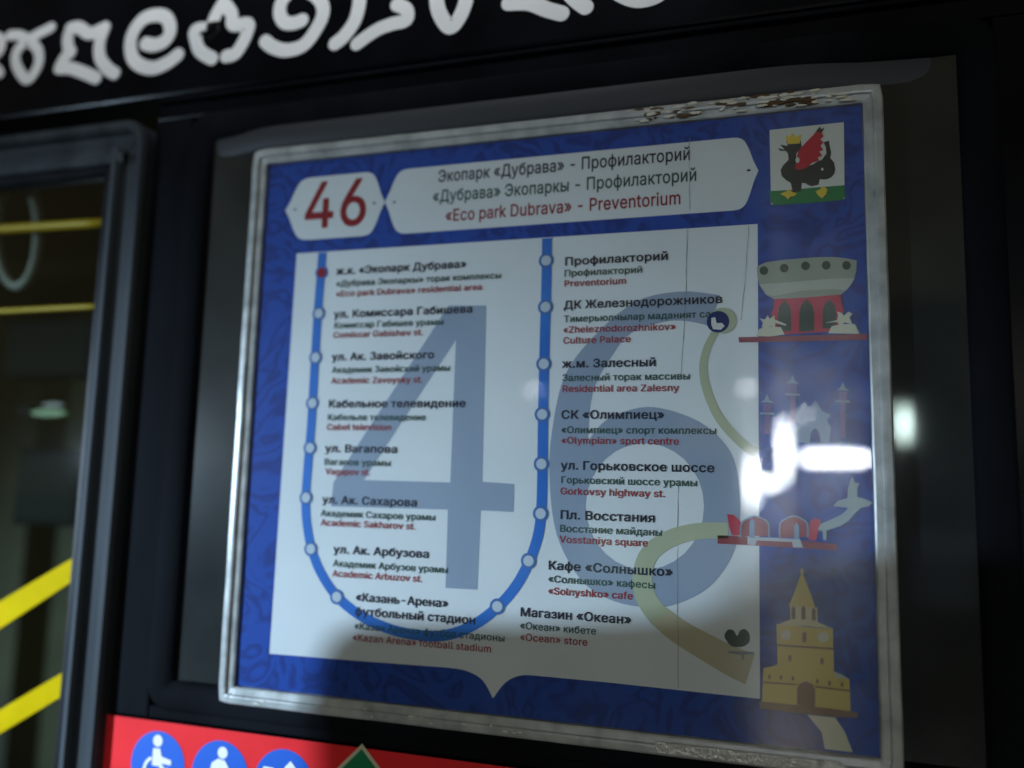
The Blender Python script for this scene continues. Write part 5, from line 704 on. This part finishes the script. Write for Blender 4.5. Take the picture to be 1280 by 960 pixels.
pc += [('ledge', 'maroon', A4([(355, 606), (1035, 588), (1040, 620), (358, 634)])),
       ('plinth', 'cream', A4([(446, 600), (466, 562), (500, 550), (580, 552), (600, 592), (520, 602)])), ('plinth', 'cream', A4([(832, 585), (850, 548), (900, 536), (975, 537), (998, 588)])),
       ('winged_beast', 'cream', A4([(468, 505), (495, 512), (510, 490), (522, 508), (545, 490), (548, 512), (610, 538), (605, 545), (552, 530), (548, 558), (530, 548), (500, 552), (478, 555), (485, 530)])),
       ('winged_beast', 'cream', A4([(815, 530), (880, 515), (885, 490), (878, 470), (905, 478), (915, 492), (940, 470), (962, 482), (945, 500), (960, 538), (920, 528), (895, 545), (880, 525)]))]
picture('bowl_palace_picture', 'printed picture of a bowl shaped grey palace on red pillars', pc)
A5 = lambda l: zz(l, 840, 460, 4.0)
pc = [('mosque_body', 'domes', A5([(610, 300), (640, 280), (600, 262), (625, 220), (650, 190), (662, 165), (680, 195), (705, 185), (715, 160), (735, 190), (750, 215), (792, 235), (775, 262), (795, 300), (785, 372), (745, 375), (735, 320), (715, 300), (695, 320), (688, 375), (612, 372)]))]
for x, yt, yb in ((475, 150, 330), (603, 55, 280), (853, 90, 350)):
    pc += [('minaret', 'pinkish', A5([(x - 14, yb), (x - 14, yt + 82), (x - 20, yt + 70), (x - 20, yt + 28), (x + 20, yt + 28), (x + 20, yt + 70), (x + 14, yt + 82), (x + 14, yb)])),
           ('balcony', 'domes', A5([(x - 36, yt + 82), (x - 36, yt + 72), (x + 36, yt + 74), (x + 36, yt + 84)])), ('cap', 'domes', A5([(x - 34, yt + 22), (x - 14, yt + 10), (x, yt - 20), (x + 12, yt + 10), (x + 34, yt + 24)]))]
picture('mosque_picture', 'printed picture of a pale domed mosque with slim minarets', pc)
pc = [('ledge', 'maroon', A5([(228, 836), (500, 848), (825, 880), (825, 912), (500, 892), (228, 878)])),
      ('hall', 'pale', A5([(378, 845), (500, 848), (640, 856), (655, 898), (605, 896), (600, 870), (425, 862), (415, 886), (378, 882)])),
      ('red_wing', 'pillar', A5([(275, 730), (310, 735), (345, 770), (350, 838), (300, 836), (285, 790)])), ('red_wing', 'pillar', A5([(680, 860), (690, 770), (712, 750), (742, 760), (735, 800), (720, 862)])),
      ('arch_fill', 'maroon', arch(414, 68, 742, 842, A5)), ('arch_fill', 'maroon', arch(608, 68, 742, 848, A5)),
      ('pillar', 'domes', A5([(388, 848), (388, 770), (400, 750), (412, 770), (412, 850)])), ('pillar', 'domes', A5([(610, 852), (612, 790), (622, 770), (634, 790), (636, 856)])),
      ('white_beast', 'pale_beast', A5([(728, 810), (742, 780), (800, 755), (850, 730), (880, 700), (840, 694), (806, 690), (828, 664), (876, 650), (880, 600), (898, 540), (915, 575), (938, 575), (925, 600), (925, 645), (965, 655), (1002, 672), (985, 690), (945, 698), (915, 725), (880, 765), (840, 790), (790, 806), (772, 812), (770, 860), (756, 860), (752, 814)]))]
for x in (414, 608):
    q = arch(x, 70, 740, 845, A5); pc.append(('arch_line', 'domes', stroke(smooth_line(q, 3), 0.0010)))
picture('pavilion_picture', 'printed picture of a red arched pavilion with a pale beast', pc)
A6 = lambda l: zz(l, 840, 680, 3.43)
def EB(x, y, r, ry=None): return A6([(x + r * math.cos(t * math.pi / 9), y + (ry or r) * math.sin(t * math.pi / 9)) for t in range(18)])
pc = [('lower_walls', 'tower', A6([(392, 532), (430, 524), (452, 515), (692, 545), (730, 560), (760, 580), (765, 716), (385, 678)])),
      ('middle_tier', 'tower', A6([(452, 425), (692, 442), (694, 578), (452, 552)])), ('upper_tier', 'tower', A6([(448, 343), (690, 364), (690, 448), (450, 432)])),
      ('wing_roof', 'stone2', A6([(694, 545), (730, 560), (758, 578), (700, 572)])),
      ('upper_roof', 'tower2', A6([(446, 348), (500, 326), (560, 325), (625, 335), (690, 362), (570, 350)])), ('belfry', 'tower2', A6([(506, 262), (560, 255), (622, 272), (624, 335), (560, 326), (507, 330)])),
      ('spire', 'tower', A6([(500, 265), (520, 220), (552, 130), (550, 112), (557, 102), (564, 112), (562, 130), (595, 215), (614, 272)])),
      ('clock_face', 'cream', EB(489, 388, 21)), ('clock_face', 'cream', EB(648, 398, 25, 22)),
      ('string_course', 'brown', A6([(450, 428), (692, 444), (692, 452), (450, 436)])), ('string_course', 'brown', A6([(392, 588), (536, 598), (536, 604), (392, 594)])), ('string_course', 'brown', A6([(613, 606), (760, 624), (760, 631), (613, 613)])),
      ('gate', 'brown', A6([(536, 686), (536, 620), (545, 598), (573, 586), (602, 598), (613, 622), (613, 700)])),
      ('ledge', 'brown', A6([(372, 672), (540, 688), (700, 705), (795, 720), (795, 742), (700, 738), (540, 722), (378, 704)]))]
pc += [('tower_window', 'brown', A6([(x - w_, y + h_), (x - w_, y - h_ * .6), (x, y - h_), (x + w_, y - h_ * .6), (x + w_, y + h_)])) for x, y, w_, h_ in ((521, 292, 8, 28), (563, 292, 9, 30), (607, 298, 8, 28), (567, 396, 9, 24), (505, 486, 7, 14), (642, 498, 7, 14), (418, 566, 5, 10), (467, 568, 5, 10), (518, 572, 5, 10), (622, 584, 5, 10), (674, 592, 5, 10), (728, 598, 5, 10))]
picture('tower_picture', 'printed picture of a yellow gate tower with spire', pc)
picture('bush_picture', 'printed dark heart shaped bush', [
    ('crown', 'bush', A6(smooth_line([(225, 392), (240, 367), (264, 370), (279, 394), (292, 370), (315, 365), (333, 388), (330, 422), (300, 440), (258, 438), (235, 416)], 3, True))),
    ('wall', 'crease', A6([(240, 458), (350, 462), (352, 470), (310, 475), (308, 495), (300, 495), (298, 475), (240, 466)]))])
c = at(903, 401); c2 = at(897.5, 402.5)
picture('route_badge', 'small round navy badge with a white mark on an olive ring', [
    ('badge_ring', 'olive', disc(c, 0.0098)), ('badge_disc', 'badge', disc(c2, 0.0082)),
    ('badge_mark', 'crest', [(c2[0] - .0048, c2[1] + .003), (c2[0] - .002, c2[1] + .0035), (c2[0] - .001, c2[1] - .001), (c2[0] + .003, c2[1] - .001), (c2[0] + .0048, c2[1] - .0035), (c2[0] + .002, c2[1] - .0062), (c2[0] - .0035, c2[1] - .0055), (c2[0] - .0048, c2[1] - .002)])], z5)
# ================================================================ STICKERS ON THE RED BAND
def sticker(name, label, cx, cy, shapes, r=0.0275, g='round blue access stickers on the red band'):
    t = thing(name, label, 'sticker', g); c = at(cx, cy)
    sheet('disc', disc(c, r, 40), 0.0014, 'picto', t, 0.0003)
    for k_, (nm, pts) in enumerate(shapes): sheet(nm, [(c[0] + x, c[1] + y) for x, y in pts], 0.0017 + .00015 * k_, 'picto_white', t, 0.00012)
head = lambda x, y, r=.0048: disc((x, y), r, 16)
sticker('wheelchair_sticker', 'round blue sticker with a white wheelchair user, leftmost on the red band', 198, 955, [
    ('figure_head', head(-.001, .0195)), ('figure_body', [(-.005, .013), (.002, .0135), (.004, .007), (.014, .005), (.014, .001), (.004, .0015), (.0165, -.010), (.012, -.012), (.002, -.001), (-.005, -.001)]),
    ('wheel', stroke([(-.001 + .012 * math.cos(math.radians(t)), -.006 + .012 * math.sin(math.radians(t))) for t in range(120, 385, 15)], .0028))])
sticker('elderly_passenger_sticker', 'round blue sticker with a white bent seated figure, second on the red band', 275.5, 968, [
    ('figure_head', head(.002, .018)), ('figure_body', [(-.008, .009), (-.002, .013), (.005, .012), (.009, .006), (.010, -.004), (.016, -.010), (.010, -.014), (.002, -.006), (-.006, -.008), (-.014, -.020), (-.018, -.016), (-.010, -.002)])])
sticker('stroller_sticker', 'round blue sticker with a white pushchair, third on the red band', 355, 980, [
    ('hood', [(-.002, .004), (.001, .014), (.006, .019), (.012, .013), (.014, .004)]), ('handle', stroke([(-.018, .011), (-.010, .011), (-.004, .002)], .0025)),
    ('basket', [(-.008, .002), (.015, .002), (.010, -.008), (-.004, -.008)]), ('wheel', disc((-.004, -.014), .004, 14)), ('wheel', disc((.009, -.014), .004, 14))])
t = thing('diamond_sticker', 'green diamond sticker with a cream edge on the shaded red band', 'sticker'); c = at(452, 966)
dm = lambda r: [(c[0], c[1] + r), (c[0] - r, c[1]), (c[0], c[1] - r), (c[0] + r, c[1])]
sheet('diamond_edge', dm(.0225), 0.0014, 'cream_edge', t, 0.0003); sheet('diamond_field', dm(.0185), 0.0017, 'exit', t, 0.0002)
# ================================================================ STREET BEHIND THE CAMERA (lit lamps mirrored in the plastic)
gv = [Vector((x, y, 0)) for x, y in ((-60, -60), (60, -60), (60, 60), (-60, 60))]
tag(link('ground', gv, [(0, 1, 2, 3)], 'concrete'), kind='structure')
def street_lamp(px_, py_, zp, dist, w_, h_, col, est, label):
    x, y = at(px_, py_, zp); d = Vector((x - CP[0], y - CP[1], CP[2] - zp)).normalized()   # mirrored in the plane
    P = (x + d.x * dist, y + d.y * dist, zp + d.z * dist)
    t = thing('street_lamp', label, 'street lamp'); mt_ = mat('lit_lamp', (0, 0, 0), 0.5, emit=col, est=est)
    o = sheet('lit_panel', disc((P[0], P[1]), w_ / 2, 28, h_ / 2)[::-1], P[2], mt_, t, -0.02)
    box('housing', P[0] - w_ / 2 - .02, P[0] + w_ / 2 + .02, P[1] - h_ / 2 - .02, P[1] + h_ / 2 + .02, P[2] + 0.022, P[2] + 0.10, 'lamp_housing', t, .01)
    box('post', P[0] - .03, P[0] + .03, -Z0, P[1] - h_ / 2 - .022, P[2] + 0.03, P[2] + 0.09, 'lamp_housing', t)
COOL = (0.85, 0.93, 1.0); WARM = (1.0, 0.86, 0.62)
LAMPS = [
    (940, 600, 0.0031, 6.0, 0.03, 0.40, COOL, 210, 'tall slim lit street lamp mirrored left of the glare in the plastic cover'),
    (980, 562, 0.0031, 6.5, 0.035, 0.52, COOL, 210, 'tall slim lit street lamp mirrored on the blue border'),
    (1042, 572, 0.0031, 6.0, 0.50, 0.07, COOL, 170, 'wide bright street lamp mirrored at the right edge of the poster'),
    (963, 604, 0.0031, 7.0, 0.14, 0.06, COOL, 150, 'short lit street lamp mirrored between the two tall glares'),
    (1130, 530, -0.006, 6.0, 0.025, 0.26, (0.75, 1.0, 0.92), 170, 'greenish lit street lamp mirrored in the dark glass'),
    (1266, 484, -0.006, 8.0, 0.16, 0.07, WARM, 200, 'small warm street lamp mirrored at the right edge of the window'),
    (932, 485, 0.0031, 9.0, 0.08, 0.03, COOL, 120, 'small distant street lamp mirrored high on the panel edge'),
    (1003, 520, 0.0031, 9.0, 0.12, 0.02, COOL, 90, 'small distant street lamp mirrored above the wide glare'),
    (668, 488, 0.0031, 9.0, 0.12, 0.02, COOL, 70, 'faint far street lamp mirrored near the route line'),
    (990, 962, 0.0066, 5.0, 0.4, 0.03, WARM, 90, 'low warm street lamp mirrored in the crumpled foil'),
]
for a_ in LAMPS: street_lamp(*a_)
# a dark building across the street, a few of its windows lit: mirrored faintly in the window glass
bx, by = at(1185, 600, -0.006); dv = Vector((bx - CP[0], by - CP[1], CP[2] + 0.006)).normalized(); bx += dv.x * 16; by += dv.y * 16
bz = 14.0
bld = thing('apartment_building', 'dark apartment building across the street with a few lit windows', 'building')
box('wall', bx - 9, bx + 4.5, -Z0, by + 2.6, bz, bz + 6, 'concrete', bld, 0.05)
box('roof', bx - 9.2, bx + 4.7, by + 2.605, by + 2.9, bz - 0.2, bz + 6, 'lamp_housing', bld, 0.02)
lit = [mat('lit_window', (0.02, 0.02, 0.02), 0.4, emit=c_, est=e_) for c_, e_ in (((0.7, 1.0, 0.85), 0.55), ((1.0, 0.8, 0.5), 0.30), ((0.6, 0.8, 1.0), 0.12))] + [mat('dark_window', (0.01, 0.012, 0.015), 0.1)]
for r_ in range(2):
    for c_ in range(7):
        x_ = bx - 8.2 + c_ * 1.8; y_ = by + 0.9 - r_ * 2.4
        box('window', x_, x_ + 1.05, y_ - .6, y_ + .6, bz - 0.03, bz - 0.004, lit[random.choice((0, 1, 2, 2, 3, 3, 3))], bld)
# added, unseen slab, its outline cut to shade the sign's lower right
sh = px([(395, 1500), (395, 850), (400, 822), (412, 800), (430, 786), (460, 779), (700, 778), (860, 770), (900, 755), (945, 712), (985, 695), (1060, 690), (1400, 695), (1400, 1500)])
zo = 0.8; f_ = (KEY[2] - zo) / KEY[2]
oc = [(KEY[0] + (x - KEY[0]) * f_, KEY[1] + (y - KEY[1]) * f_) for x, y in sh]
if area(oc) < 0: oc = oc[::-1]
tag(sheet('shadow_slab', oc, zo + 0.02, 'concrete', None, 0.02), kind='structure')
